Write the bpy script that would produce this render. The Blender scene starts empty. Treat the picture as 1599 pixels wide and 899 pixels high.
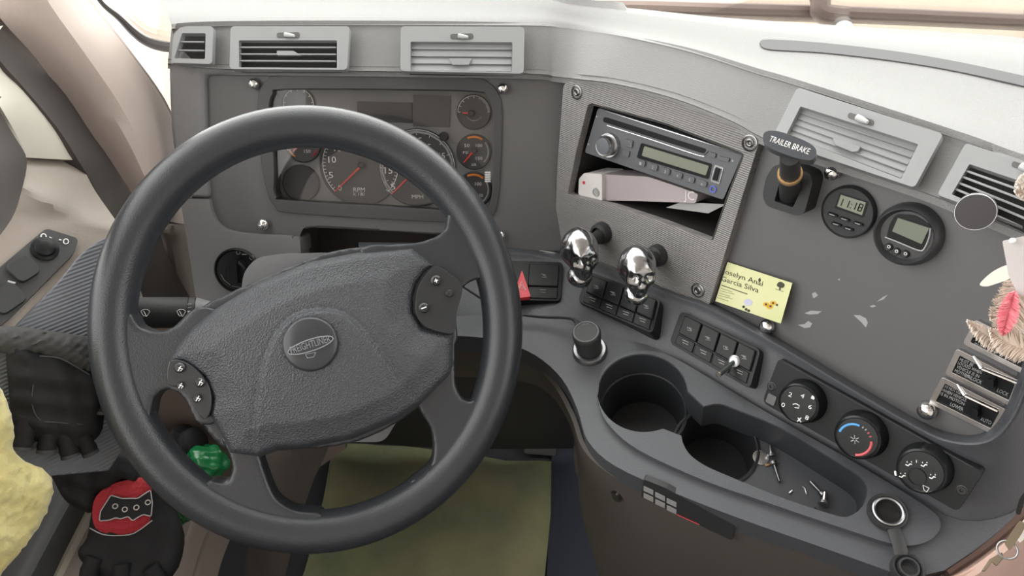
import bpy, bmesh, math, random
from mathutils import Vector as V, Matrix
from mathutils.geometry import delaunay_2d_cdt
random.seed(7)
sc = bpy.context.scene
COL = sc.collection
# ---------------------------------------------------------------- camera
FPX = 1100.0; PITCH = math.radians(35.5)
CAM = V((0, 0, 1.30))
CF = V((0, math.cos(PITCH), -math.sin(PITCH))); CU = V((0, math.sin(PITCH), math.cos(PITCH))); CR = V((1, 0, 0))
cd = bpy.data.cameras.new('camera'); cam = bpy.data.objects.new('camera', cd); COL.objects.link(cam)
cam.location = CAM; cam.rotation_euler = (math.pi/2 - PITCH, 0, 0)
cd.sensor_width = 36; cd.lens = 36*FPX/1599; cd.clip_start = .02
sc.camera = cam
# ---------------------------------------------------------------- world and light
w = bpy.data.worlds.new('world'); sc.world = w; w.use_nodes = True
bg = w.node_tree.nodes['Background']; bg.inputs[0].default_value = (1.0, .985, .955, 1); bg.inputs[1].default_value = 1.0
_n = w.node_tree.nodes; _l = w.node_tree.links
_tc = _n.new('ShaderNodeTexCoord'); _sx = _n.new('ShaderNodeSeparateXYZ'); _mr = _n.new('ShaderNodeMapRange')
_mr.inputs['From Min'].default_value = -.6; _mr.inputs['From Max'].default_value = .9; _mr.inputs['To Min'].default_value = 2.3; _mr.inputs['To Max'].default_value = 4.6
_l.new(_tc.outputs['Generated'], _sx.inputs[0]); _l.new(_sx.outputs['Y'], _mr.inputs['Value']); _l.new(_mr.outputs[0], bg.inputs[1])   # the sky is brighter ahead of the truck
def portal(name, loc, size, direction):
    l = bpy.data.lights.new(name, 'AREA'); l.shape = 'RECTANGLE'; l.size, l.size_y = size
    o = bpy.data.objects.new(name, l); COL.objects.link(o); o.location = loc
    o.rotation_euler = V(direction).to_track_quat('-Z', 'Y').to_euler()
    l.cycles.is_portal = True
portal('portal_front', (0.2, 1.35, 1.6), (2.6, 1.3), (0, -1, -.25))
portal('portal_left', (-1.02, .0, 1.5), (1.6, .9), (1, 0, 0))
portal('portal_right', (1.62, .0, 1.5), (1.6, .9), (-1, 0, 0))
sc.view_settings.view_transform = 'Standard'; sc.view_settings.look = 'None'
sc.view_settings.exposure = 0.64; sc.view_settings.gamma = 1; sc.view_settings.use_curve_mapping = False

# ---------------------------------------------------------------- geometry helpers
def ray(px, py): return CF + CR*((px-799.5)/FPX) + CU*((449.5-py)/FPX)
def pt(px, py, t): return CAM + ray(px, py)*t
def nrm(az, el):
    a, e = math.radians(az), math.radians(el)
    return V((-math.sin(a)*math.cos(e), -math.cos(a)*math.cos(e), math.sin(e)))
class Plane:
    def __init__(s, P, n, u=None):
        s.P = V(P); s.n = V(n).normalized()
        if u is None: u = V((-s.n.y, s.n.x, 0)) if abs(s.n.z) < .97 else V((1, 0, 0))
        s.u = (V(u) - s.n*V(u).dot(s.n)).normalized()
        if s.u.x < 0: s.u = -s.u
        s.v = s.n.cross(s.u)
        if s.v.dot(CU) < 0: s.v = -s.v
    def at(s, px, py, off=0):
        r = ray(px, py); P = s.P + s.n*off
        return CAM + r*((P-CAM).dot(s.n)/r.dot(s.n))
    def uv(s, px, py, off=0):
        d = s.at(px, py, off) - s.P; return (d.dot(s.u), d.dot(s.v))
    def L(s, pts, off=0): return [s.uv(p[0], p[1], off) for p in pts]
    def W(s, uv, h=0): return s.P + s.u*uv[0] + s.v*uv[1] + s.n*h
    def depth(s, px, py): 
        r = ray(px, py); return (s.P-CAM).dot(s.n)/r.dot(s.n)
    def R(s, px, py, r, off=0):
        a = V(s.uv(px, py-r, off)); b = V(s.uv(px, py+r, off)); return (a-b).length/2
    def shift(s, off): return Plane(s.P + s.n*off, s.n, s.u)
def plane3(a, b, c):
    a, b, c = V(a), V(b), V(c); n = (b-a).cross(c-a).normalized()
    if n.dot(CAM-a) < 0: n = -n
    return Plane((a+b+c)/3, n, (b-a))
def cr(pts, n=6, closed=False):
    """smooth curve through the points"""
    pts = [V(p) for p in pts]; N = len(pts); out = []
    rng = N if closed else N-1
    for i in range(rng):
        if closed: p0, p1, p2, p3 = pts[i-1], pts[i], pts[(i+1) % N], pts[(i+2) % N]
        else: p0, p1, p2, p3 = pts[max(i-1, 0)], pts[i], pts[i+1], pts[min(i+2, N-1)]
        for k in range(n):
            t = k/n
            out.append(.5*((2*p1) + (p2-p0)*t + (2*p0-5*p1+4*p2-p3)*t*t + (3*p1-p0-3*p2+p3)*t**3))
    if not closed: out.append(pts[-1])
    return out
def rp(pts, r, seg=5):
    """polygon with rounded corners; r one radius or a list"""
    pts = [V(p) for p in pts]; N = len(pts); out = []
    for i in range(N):
        ri = r[i] if isinstance(r, (list, tuple)) else r
        a, b, c = pts[i-1], pts[i], pts[(i+1) % N]
        la, lc = (a-b).length, (c-b).length; ri = min(ri, la*.48, lc*.48)
        if ri < 1e-6: out.append(b); continue
        s, e = b+(a-b)*(ri/la), b+(c-b)*(ri/lc)
        for k in range(seg+1):
            t = k/seg; out.append(s*(1-t)**2 + b*(2*t*(1-t)) + e*t*t)
    return out
def circ(c, r, n=40, r2=None, rot=0):
    r2 = r2 or r; cs, sn = math.cos(rot), math.sin(rot); o = []
    for i in range(n):
        a = 2*math.pi*i/n; x, y = r*math.cos(a), r2*math.sin(a)
        o.append((c[0]+x*cs-y*sn, c[1]+x*sn+y*cs))
    return o
def inside(p, loop):
    x, y = p; c = False; n = len(loop); j = n-1
    for i in range(n):
        xi, yi = loop[i][0], loop[i][1]; xj, yj = loop[j][0], loop[j][1]
        if (yi > y) != (yj > y) and x < (xj-xi)*(y-yi)/(yj-yi)+xi: c = not c
        j = i
    return c
def dist(p, loop):
    x, y = p; best = 1e9; n = len(loop)
    for i in range(n):
        ax, ay = loop[i-1][0], loop[i-1][1]; bx, by = loop[i][0], loop[i][1]
        dx, dy = bx-ax, by-ay; L = dx*dx+dy*dy
        t = 0 if L == 0 else max(0, min(1, ((x-ax)*dx+(y-ay)*dy)/L))
        d = (ax+t*dx-x)**2 + (ay+t*dy-y)**2
        if d < best: best = d
    return math.sqrt(best)
class G:
    """geometry collector in world coordinates"""
    def __init__(s): s.v = []; s.f = []
    def add(s, vs, fs):
        o = len(s.v); s.v += [V(x) for x in vs]; s.f += [tuple(i+o for i in f) for f in fs]; return s
    def slab(s, pl, outer, holes=(), off=0, th=.004, hfn=None, sp=None, jit=0, extra=()):
        """plate in a plane: outline and holes in plane coordinates, front at off(+hfn), back at off-th"""
        loops = [[tuple(p[:2]) for p in outer]] + [[tuple(p[:2]) for p in h] for h in holes]
        pts = []; edges = []
        for lp in loops:
            o = len(pts); pts += lp; edges += [(o+i, o+(i+1) % len(lp)) for i in range(len(lp))]
        if sp:
            xs = [p[0] for p in loops[0]]; ys = [p[1] for p in loops[0]]
            y = min(ys)+sp/2; row = 0
            while y < max(ys):
                x = min(xs) + (sp/2 if row % 2 else sp)
                while x < max(xs):
                    q = (x+random.uniform(-jit, jit)*sp, y+random.uniform(-jit, jit)*sp)
                    if inside(q, loops[0]) and not any(inside(q, h) for h in loops[1:]) and min(dist(q, l) for l in loops) > sp*.35: pts.append(q)
                    x += sp
                y += sp*.87; row += 1
        pts += [tuple(q) for q in extra if inside(q, loops[0]) and dist(q, loops[0]) > .001]
        r = delaunay_2d_cdt([V(p) for p in pts], edges, [], 0, 1e-7)
        P = [tuple(p) for p in r[0]]; F = []
        for f in r[2]:
            cx = sum(P[i][0] for i in f)/len(f); cy = sum(P[i][1] for i in f)/len(f)
            if inside((cx, cy), loops[0]) and not any(inside((cx, cy), h) for h in loops[1:]):
                a = sum(P[f[i-1]][0]*P[f[i]][1]-P[f[i]][0]*P[f[i-1]][1] for i in range(len(f)))
                F.append(tuple(f) if a > 0 else tuple(reversed(f)))
        n = len(P); top = []
        for p in P:
            h = hfn(p[0], p[1], min(dist(p, l) for l in loops)) if hfn else 0
            top.append(pl.W(p, off+h))
        bot = [pl.W(p, off-th) for p in P]
        fl = pl.u.cross(pl.v).dot(pl.n) < 0
        fs = list(F)
        cnt = {}
        for f in F:
            for i in range(len(f)): cnt[(f[i-1], f[i])] = 1
        sides = [(a, b) for (a, b) in cnt if (b, a) not in cnt]
        fs += [tuple(reversed([i+n for i in f])) for f in F]
        fs += [(a, a+n, b+n, b) for a, b in sides]
        if fl: fs = [tuple(reversed(f)) for f in fs]
        return s.add(top+bot, fs)
    def px(s, pl, pts, off=0, th=.004, **k):
        holes = [pl.L(h, off) for h in k.pop('holes', ())]
        return s.slab(pl, pl.L(pts, off), holes, off, th, **k)
    def lathe(s, P, axis, prof, n=32, ref=None, sx=1, arc=None):
        axis = V(axis).normalized(); ref = V(ref) if ref else V((1, 0, 0))
        if abs(ref.normalized().dot(axis)) > .95: ref = V((0, 1, 0))
        u = (ref-axis*ref.dot(axis)).normalized(); v = axis.cross(u); vs = []; fs = []; m = len(prof)
        for i in range(n):
            a = 2*math.pi*i/n
            for r, h in prof: vs.append(V(P)+u*(r*sx*math.cos(a))+v*(r*math.sin(a))+axis*h)
        for i in range(n):
            j = (i+1) % n
            for k in range(m-1): fs.append((i*m+k, j*m+k, j*m+k+1, i*m+k+1))
        if prof[0][0] > 1e-6: fs.append(tuple(i*m for i in reversed(range(n))))
        if prof[-1][0] > 1e-6: fs.append(tuple(i*m+m-1 for i in range(n)))
        return s.add(vs, fs)
    def ring(s, P, axis, prof, n=40):
        """closed profile revolved"""
        axis = V(axis).normalized(); ref = V((1, 0, 0)) if abs(axis.x) < .9 else V((0, 1, 0))
        u = (ref-axis*ref.dot(axis)).normalized(); v = axis.cross(u); vs = []; fs = []; m = len(prof)
        for i in range(n):
            a = 2*math.pi*i/n
            for r, h in prof: vs.append(V(P)+(u*math.cos(a)+v*math.sin(a))*r+axis*h)
        for i in range(n):
            j = (i+1) % n
            for k in range(m): q = (k+1) % m; fs.append((i*m+k, j*m+k, j*m+q, i*m+q))
        return s.add(vs, fs)
    def tube(s, pts, r, n=8, sq=1, up=None, closed=False):
        pts = [V(p) for p in pts]; N = len(pts); vs = []; fs = []
        upv = V(up) if up else V((0, 0, 1)); prev = None
        for i, p in enumerate(pts):
            if closed: t = (pts[(i+1) % N]-pts[i-1])
            else: t = pts[min(i+1, N-1)]-pts[max(i-1, 0)]
            t = t.normalized() if t.length > 1e-9 else V((0, 0, 1))
            if up: a = t.cross(upv)
            elif prev is None: a = t.cross(V((0, 0, 1)) if abs(t.z) < .9 else V((1, 0, 0)))
            else: a = prev - t*prev.dot(t)
            a.normalize(); prev = a; b = a.cross(t)
            rr = r[i] if isinstance(r, (list, tuple)) else r
            for k in range(n):
                an = 2*math.pi*k/n; vs.append(p + a*(rr*math.cos(an)) + b*(rr*sq*math.sin(an)))
        for i in range(N if closed else N-1):
            j = (i+1) % N
            for k in range(n): q = (k+1) % n; fs.append((i*n+k, j*n+k, j*n+q, i*n+q))
        if not closed: fs.append(tuple(range(n))); fs.append(tuple(reversed(range((N-1)*n, N*n))))
        return s.add(vs, fs)
    def wire(s, pl, pts, r=.0004, off=.0003, n=5, closed=False):
        return s.tube([pl.at(p[0], p[1], off) for p in pts], r, n, closed=closed)
    def wuv(s, pl, pts, r=.0004, off=.0003, n=5, closed=False):
        return s.tube([pl.W(p, off) for p in pts], r, n, closed=closed)
    def loft(s, rows, th=0, sub=(4, 4), smooth=True):
        """surface through a grid of points, optional thickness away from the camera"""
        rows = [cr(r, sub[1]) if smooth and sub[1] > 1 else [V(p) for p in r] for r in rows]
        if smooth and sub[0] > 1:
            cols = [cr([r[j] for r in rows], sub[0]) for j in range(len(rows[0]))]
            rows = [[c[i] for c in cols] for i in range(len(cols[0]))]
        n, m = len(rows), len(rows[0]); vs = [p for r in rows for p in r]
        fs = [(i*m+j, i*m+j+1, (i+1)*m+j+1, (i+1)*m+j) for i in range(n-1) for j in range(m-1)]
        if th:
            bv = []
            for i in range(n):
                for j in range(m):
                    a = rows[min(i+1, n-1)][j]-rows[max(i-1, 0)][j]; b = rows[i][min(j+1, m-1)]-rows[i][max(j-1, 0)]
                    nn = a.cross(b)
                    nn = nn.normalized() if nn.length > 1e-12 else V((0, 0, 1))
                    if nn.dot(CAM-rows[i][j]) < 0: nn = -nn
                    bv.append(rows[i][j]-nn*th)
            o = len(vs); vs += bv; fs += [tuple(reversed([k+o for k in f])) for f in fs]
            bd = [j for j in range(m)]+[i*m+m-1 for i in range(1, n)]+[(n-1)*m+j for j in range(m-2, -1, -1)]+[i*m for i in range(n-2, 0, -1)]
            for k in range(len(bd)):
                a, b = bd[k-1], bd[k]; fs.append((a, b, b+o, a+o))
        return s.add(vs, fs)
    def box(s, c, u, v, w_):
        c, u, v, w_ = V(c), V(u), V(v), V(w_)
        vs = [c+u*i+v*j+w_*k for i in (-1, 1) for j in (-1, 1) for k in (-1, 1)]
        return s.add(vs, [(0, 1, 3, 2), (4, 6, 7, 5), (0, 4, 5, 1), (2, 3, 7, 6), (0, 2, 6, 4), (1, 5, 7, 3)])
    def ell(s, P, rad, M=None, n=24, m=16, fn=None):
        """ellipsoid-like blob; fn(direction) scales the radius"""
        M = M or Matrix.Identity(3); vs = []; fs = []
        for i in range(m+1):
            th = math.pi*i/m
            for j in range(n):
                ph = 2*math.pi*j/n
                d = V((math.sin(th)*math.cos(ph), math.sin(th)*math.sin(ph), math.cos(th)))
                k = fn(d) if fn else 1
                vs.append(V(P) + M @ V((d.x*rad[0]*k, d.y*rad[1]*k, d.z*rad[2]*k)))
        for i in range(m):
            for j in range(n): q = (j+1) % n; fs.append((i*n+j, i*n+q, (i+1)*n+q, (i+1)*n+j))
        return s.add(vs, fs)
    def text(s, txt, pl, a, b, hpx, off=.0004, flat=.00015, font_w=1.0):
        """writing on a plane from pixel a to pixel b along its baseline, capital height hpx"""
        A, B = pl.at(a[0], a[1], off), pl.at(b[0], b[1], off)
        H = (pl.at(a[0], a[1]-hpx, off)-A).length
        u = (B-A).normalized(); v = pl.n.cross(u)
        if v.dot(CU) < 0: v = -v
        c = bpy.data.curves.new('t', 'FONT'); c.body = txt; c.size = 1; c.extrude = 0; c.resolution_u = 2
        o = bpy.data.objects.new('t', c); COL.objects.link(o)
        me = bpy.data.meshes.new_from_object(o.evaluated_get(bpy.context.evaluated_depsgraph_get()))
        if me.vertices:
            xs = [q.co.x for q in me.vertices]; x0, x1 = min(xs), max(xs)
            L = (B-A).length; k = L/(x1-x0)
            s.add([A + u*((q.co.x-x0)*k) + v*(q.co.y*H/.70) for q in me.vertices], [tuple(p.vertices) for p in me.polygons])
        bpy.data.objects.remove(o); bpy.data.meshes.remove(me); bpy.data.curves.remove(c)
        return s
ORG = {}
def thing(name, label, cat, loc, group=None, kind=None):
    o = bpy.data.objects.new(name, None); o.empty_display_size = .02; COL.objects.link(o)
    o.location = V(loc); ORG[o.name] = V(loc); o['label'] = label; o['category'] = cat
    if group: o['group'] = group
    if kind: o['kind'] = kind
    return o
def ob(name, g, mat, parent=None, label=None, cat=None, group=None, kind=None, bev=0, seg=2, smooth=True, mods=(), ang=35):
    me = bpy.data.meshes.new(name)
    if parent: org = ORG[parent.name]
    else:
        lo = [min(v[i] for v in g.v) for i in range(3)]; hi = [max(v[i] for v in g.v) for i in range(3)]
        org = V(((lo[0]+hi[0])/2, (lo[1]+hi[1])/2, lo[2]))
    me.from_pydata([v-org for v in g.v], [], g.f)
    o = bpy.data.objects.new(name, me); COL.objects.link(o); ORG[o.name] = org
    if parent: o.parent = parent
    else: o.location = org
    if not isinstance(mat, (list, tuple)): mat = [mat]
    for m in mat: me.materials.append(m)
    bm = bmesh.new(); bm.from_mesh(me); bmesh.ops.remove_doubles(bm, verts=bm.verts, dist=1e-7)
    bmesh.ops.recalc_face_normals(bm, faces=bm.faces); bm.to_mesh(me); bm.free()
    if smooth:
        for p in me.polygons: p.use_smooth = True
        me.set_sharp_from_angle(angle=math.radians(ang)) if hasattr(me, 'set_sharp_from_angle') else None
    if bev:
        b = o.modifiers.new('bevel', 'BEVEL'); b.width = bev; b.segments = seg; b.limit_method = 'ANGLE'; b.angle_limit = math.radians(38); b.harden_normals = False
        b.use_clamp_overlap = True
        for p in me.polygons: p.use_smooth = True
    for m in mods: m(o)
    if label: o['label'] = label
    if cat: o['category'] = cat
    if group: o['group'] = group
    if kind: o['kind'] = kind
    return o
def remesh(vox, it=6, fac=.6):
    def f(o):
        r = o.modifiers.new('remesh', 'REMESH'); r.mode = 'VOXEL'; r.voxel_size = vox; r.use_smooth_shade = True
        if it: s_ = o.modifiers.new('smooth', 'SMOOTH'); s_.iterations = it; s_.factor = fac
    return f
from mathutils.bvhtree import BVHTree
def surf(o):
    org = ORG[o.name] if not o.parent else ORG[o.parent.name]
    vs = [v.co+org for v in o.data.vertices]; return BVHTree.FromPolygons(vs, [tuple(p.vertices) for p in o.data.polygons])
def hit(bv, px, py, off=0):
    p, n, i, d = bv.ray_cast(CAM, ray(px, py).normalized())
    if n.dot(CAM-p) < 0: n = -n
    return p+n*off
# ---------------------------------------------------------------- materials
MATS = {}
def mat(name, col, rough=.5, metal=0, bump=0, scale=400, kind='noise', spec=.5, var=0, emis=None, coat=0, sheen=0, col2=None, vscale=None):
    m = bpy.data.materials.new(name); m.use_nodes = True; nt = m.node_tree; N = nt.nodes; b = N['Principled BSDF']
    b.inputs['Base Color'].default_value = (*col, 1); b.inputs['Roughness'].default_value = rough; b.inputs['Metallic'].default_value = metal
    b.inputs['Specular IOR Level'].default_value = spec; b.inputs['Coat Weight'].default_value = coat; b.inputs['Sheen Weight'].default_value = sheen
    tc = N.new('ShaderNodeTexCoord')
    if var or col2:
        n = N.new('ShaderNodeTexNoise'); n.inputs['Scale'].default_value = vscale or 9; n.inputs['Detail'].default_value = 5; nt.links.new(tc.outputs['Object'], n.inputs['Vector'])
        r = N.new('ShaderNodeValToRGB'); c2 = col2 or tuple(c*(1-var) for c in col)
        r.color_ramp.elements[0].position = .35; r.color_ramp.elements[1].position = .65
        r.color_ramp.elements[0].color = (*c2, 1); r.color_ramp.elements[1].color = (*col, 1)
        nt.links.new(n.outputs['Fac'], r.inputs['Fac']); nt.links.new(r.outputs['Color'], b.inputs['Base Color'])
    if bump:
        if kind == 'voronoi': t = N.new('ShaderNodeTexVoronoi'); t.feature = 'F1'; out = 'Distance'
        elif kind == 'wave': t = N.new('ShaderNodeTexWave'); out = 'Fac'; t.inputs['Distortion'].default_value = 0
        else: t = N.new('ShaderNodeTexNoise'); t.inputs['Detail'].default_value = 3; out = 'Fac'
        t.inputs['Scale'].default_value = scale; nt.links.new(tc.outputs['Object'], t.inputs['Vector'])
        bp = N.new('ShaderNodeBump'); bp.inputs['Strength'].default_value = bump; bp.inputs['Distance'].default_value = .001
        nt.links.new(t.outputs[out], bp.inputs['Height']); nt.links.new(bp.outputs['Normal'], b.inputs['Normal'])
    if emis: b.inputs['Emission Color'].default_value = (*emis[:3], 1); b.inputs['Emission Strength'].default_value = emis[3]
    MATS[name] = m; return m
def glass(name, tint=(1, 1, 1), rough=0.0, refl=1.0):
    m = bpy.data.materials.new(name); m.use_nodes = True; nt = m.node_tree; N = nt.nodes; N.clear()
    o = N.new('ShaderNodeOutputMaterial'); t = N.new('ShaderNodeBsdfTransparent'); g = N.new('ShaderNodeBsdfGlossy'); mx = N.new('ShaderNodeMixShader'); f = N.new('ShaderNodeFresnel')
    t.inputs[0].default_value = (*tint, 1); g.inputs['Roughness'].default_value = rough; f.inputs[0].default_value = 1.45
    mu = N.new('ShaderNodeMath'); mu.operation = 'MULTIPLY'; mu.inputs[1].default_value = refl
    nt.links.new(f.outputs[0], mu.inputs[0]); nt.links.new(mu.outputs[0], mx.inputs[0]); nt.links.new(t.outputs[0], mx.inputs[1]); nt.links.new(g.outputs[0], mx.inputs[2]); nt.links.new(mx.outputs[0], o.inputs[0])
    return m
GREY = mat('dash_grey', (.18, .182, .188), .52, bump=.25, scale=650, kind='voronoi')
PAD = mat('pad_grey', (.2, .2, .2), .58, bump=.35, scale=800, kind='voronoi')
PANEL = mat('panel_grey', (.102, .102, .105), .5, bump=.12, scale=900)
VENT = mat('vent_grey', (.26, .27, .277), .42, bump=.08, scale=900)
VENTD = mat('vent_dark', (.02, .02, .02), .7)
RIBBED = mat('bezel_ribbed', (.225, .22, .218), .55, bump=.8, scale=140, kind='wave')
for _n in RIBBED.node_tree.nodes:
    if _n.type == 'TEX_WAVE': _n.bands_direction = 'Z'
BLK = mat('black_plastic', (.009, .010, .011), .36, spec=.22)
BLKM = mat('black_matte', (.022, .023, .025), .6, bump=.2, scale=500)
SHELF = mat('shelf_grey', (.06, .064, .073), .48, bump=.35, scale=500)
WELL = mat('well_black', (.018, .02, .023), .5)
TRAY = mat('tray_grey', (.05, .054, .062), .45, bump=.1, scale=700)
CHROME = mat('chrome', (.8, .8, .8), .08, metal=1)
STEEL = mat('steel', (.55, .55, .56), .25, metal=1)
DSTEEL = mat('dark_steel', (.2, .2, .2), .3, metal=1)
KNOBM = mat('knob_gloss', (.007, .008, .009), .25, spec=.3)
SATIN = mat('satin_ring', (.30, .30, .31), .35, metal=1)
WHITE = mat('white_print', (.75, .75, .75), .6)
SOFTW = mat('grey_print', (.35, .35, .36), .6)
RED = mat('red_plastic', (.55, .03, .05), .4)
NEEDLE = mat('needle_red', (.75, .06, .05), .5)
ORANGE = mat('orange_print', (.8, .25, .04), .5)
BLUE = mat('blue_print', (.1, .35, .75), .5)
TAN = mat('pillar_tan', (.43, .36, .325), .55, bump=.25, scale=350)
TANL = mat('frame_cream', (.47, .45, .39), .5, bump=.1, scale=400)
DOORT = mat('door_tan', (.27, .235, .205), .55, bump=.3, scale=400)
SKIRT = mat('skirt_taupe', (.075, .066, .059), .6, bump=.3, scale=350)
SEAL = mat('seal_rubber', (.055, .048, .045), .7, bump=.2, scale=600)
LEATH = mat('wheel_leather', (.023, .0255, .030), .33, bump=.15, scale=700, kind='voronoi')
PADL = mat('hub_leather', (.042, .046, .054), .38, bump=.7, scale=620, kind='voronoi')
CARPET = mat('floor_black', (.012, .013, .016), .9, bump=1, scale=150)
LCD = mat('lcd_green', (.22, .24, .18), .25)
LCD2 = mat('lcd_dim', (.18, .19, .15), .25)
# ---------------------------------------------------------------- main planes of the dashboard
D = Plane(pt(550, 230, .92), nrm(0, 23), (1, 0, 0))                       # driver's fascia
c48, s48 = math.cos(math.radians(48)), math.sin(math.radians(48))
W = Plane(D.at(872, 250), nrm(48, 8), (c48, -s48, 0))                      # wing that wraps round to the driver
S = Plane(pt(1003, 612, .78), nrm(30, 72), (math.cos(math.radians(30)), -.5, 0))   # shelf with cup holders
VD = Plane(D.at(560, 110, .016), nrm(0, 38), (1, 0, 0))
VW = Plane(W.at(1320, 258, .016), nrm(48, 38), (c48, -s48, 0))
WH = Plane(pt(494, 512, .728), nrm(-12, 36))                                # steering wheel
ZT = 1.062
def topz(px, py, z=ZT):
    r = ray(px, py); return CAM + r*((z-CAM.z)/r.z)
# ---------------------------------------------------------------- cab shell
def quad(pts, th, n): 
    g = G(); pts = [V(p) for p in pts]; n = V(n)*th
    g.add(pts+[p+n for p in pts], [(0, 1, 2, 3), (7, 6, 5, 4), (0, 4, 5, 1), (1, 5, 6, 2), (2, 6, 7, 3), (3, 7, 4, 0)]); return g
HEAD = mat('headliner', (.42, .39, .36), .8)
ob('floor', quad([(-.8, -1.3, 0), (1.7, -1.3, 0), (1.7, 1.6, 0), (-.8, 1.6, 0)], .03, (0, 0, -1)), CARPET, kind='structure', label='black cab floor')
ob('ceiling', quad([(-.95, -1.3, 2.1), (1.7, -1.3, 2.1), (1.7, .62, 2.1), (-.95, .62, 2.1)], .03, (0, 0, 1)), HEAD, kind='structure', label='cab headliner')
ob('wall_back', quad([(-.95, -1.3, 0), (1.7, -1.3, 0), (1.7, -1.3, 2.1), (-.95, -1.3, 2.1)], .03, (0, -1, 0)), HEAD, kind='structure', label='rear wall of the cab')
ob('wall_front', quad([(-.95, 1.36, 0), (1.65, 1.36, 0), (1.65, 1.36, .68), (-.95, 1.36, .68)], .03, (0, 1, 0)), BLKM, kind='structure', label='firewall under the dashboard')
ob('wall_right', quad([(1.65, -1.3, 0), (1.65, 1.4, 0), (1.65, 1.4, 1.05), (1.65, -1.3, 1.05)], .03, (1, 0, 0)), DOORT, kind='structure', label='passenger side of the cab')
ob('wall_left', quad([(-.71, -1.3, 0), (-.71, 1.36, 0), (-.71, 1.36, .68), (-.71, -1.3, .93)], .03, (-1, 0, 0)), DOORT, kind='structure', label='driver side of the cab')
# windshield, raked
GLS = glass('windshield_glass', (.97, .98, .97), 0, .6)
ob('window_1', quad([(-.95, 1.38, .69), (1.65, 1.38, .69), (1.65, .66, 2.08), (-.95, .66, 2.08)], .006, (0, .88, .47)), GLS, kind='structure', label='windshield')
WS = Plane((0, 1.22, 1.0), (0, -.888, -.46), (1, 0, 0))
g = G(); g.tube([WS.at(*p, .006) for p in cr([(120, -60), (155, 0), (185, 27), (207, 49), (228, 64), (255, 72), (300, 76), (360, 78)], 5)], [.002+.0009*min(8, i*.35) for i in range(36)], 8)
ob('trim_1', g, SEAL, kind='structure', label='dark rubber seal at the lower corner of the windshield')
# outside
GRD = mat('dirt_ground', (.5, .40, .32), .9, var=.2, vscale=.5)
ob('ground', quad([(-60, 2.5, -1.6), (60, 2.5, -1.6), (60, 120, -1.6), (-60, 120, -1.6)], .1, (0, 0, -1)), GRD, kind='structure', label='pale dirt ground outside the windshield')
HOOD = mat('hood_white', (.75, .75, .74), .3)
g = G(); g.loft([[(-.9, 1.5, .45), (0, 1.5, .63), (.9, 1.5, .6), (1.7, 1.5, .52)], [(-.8, 2.2, .4), (0, 2.3, .58), (.8, 2.2, .55), (1.5, 2.2, .45)], [(-.6, 3.2, .15), (0, 3.3, .3), (.7, 3.2, .3), (1.2, 3.2, .2)]], th=.02)
ob('truck_hood', g, HOOD, label='white truck hood seen through the windshield', cat='hood')
WIP = mat('wiper_brown', (.22, .16, .14), .6)
t = thing('windshield_wiper', 'dark wiper lying along the base of the windshield', 'wiper', pt(1270, 12, 1.45))
g = G(); g.tube([pt(x, y, 1.45) for x, y in cr([(870, 12), (1000, 13), (1130, 17), (1260, 21), (1400, 26), (1620, 36)], 4)], .0165, 10); ob('blade', g, WIP, t)
g = G(); g.tube([pt(x, y, 1.42) for x, y in cr([(1255, -60), (1280, -5), (1283, 20), (1320, 26)], 4)], .02, 10); ob('arm', g, WIP, t)
g = G(); g.ell(pt(1318, 44, 1.40), (.018, .018, .014)); ob('nozzle', g, HOOD, t)

# ---------------------------------------------------------------- dashboard
dash = thing('dashboard', 'grey moulded plastic dashboard wrapping from behind the wheel to the right', 'dashboard', (.1, .8, .7))
def DW(px, py, off=0, seam=876): return D.at(px, py, off) if px < seam else W.at(px, py, off)
low = [(262, 99), (350, 108), (560, 111), (820, 115), (868, 120), (905, 124), (960, 131), (1050, 153), (1140, 188), (1212, 224), (1430, 296), (1520, 332), (1640, 382)]
top = [(268, 42), (350, 38), (560, 37), (822, 38), (880, 42), (925, 48), (985, 58), (1080, 80), (1180, 112), (1248, 132), (1476, 206), (1560, 235), (1680, 278)]
rim0 = [DW(*q, .004) for q in low]
r1 = [DW(*q, .016) for q in low]
def VDW(px, py, i):
    a, b = VD.depth(px, py), VW.depth(px, py)
    k = min(1, max(0, (i-3)/3)); return pt(px, py, a*(1-k)+b*k)
r2 = [VDW(*q, i) for i, q in enumerate(top)]
r3 = []
bk = [(240, -40), (330, -40), (560, -30), (800, -8), (870, 12), (920, 17), (985, 21), (1090, 31), (1200, 40), (1290, 46), (1500, 60), (1620, 70), (1760, 90)]
for q, p in zip(bk, r2): r3.append(topz(*q))
rm = [a*.75+b*.25 for a, b in zip(r2, r3)]
for p in rm: p.z = max(p.z, ZT-.001)
drop = [V((p.x, p.y+.03, p.z-.15)) for p in r3]
g = G(); g.loft([rim0, r1, [a*.92+b*.08 for a, b in zip(r1, r2)], [a*.5+b*.5 for a, b in zip(r1, r2)], [a*.08+b*.92 for a, b in zip(r1, r2)], r2, rm, r3, drop], th=.006, sub=(4, 5))
padbv = surf(ob('top_pad', g, PAD, dash, label='grained grey top pad'))
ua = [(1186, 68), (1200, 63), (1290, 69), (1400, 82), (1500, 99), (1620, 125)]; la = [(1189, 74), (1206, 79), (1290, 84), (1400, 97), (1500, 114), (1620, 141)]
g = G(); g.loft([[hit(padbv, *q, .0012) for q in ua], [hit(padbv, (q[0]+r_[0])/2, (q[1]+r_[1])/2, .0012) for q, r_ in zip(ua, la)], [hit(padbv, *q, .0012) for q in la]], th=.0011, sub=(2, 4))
ob('lip_shade_strip', g, mat('lip_shade_grey', (.09, .09, .095), .7), dash, label='dark curved strip standing for the shade under the dash top lip')  # thin dark strip laid on the pad, painted as shade under a raised lip
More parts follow.
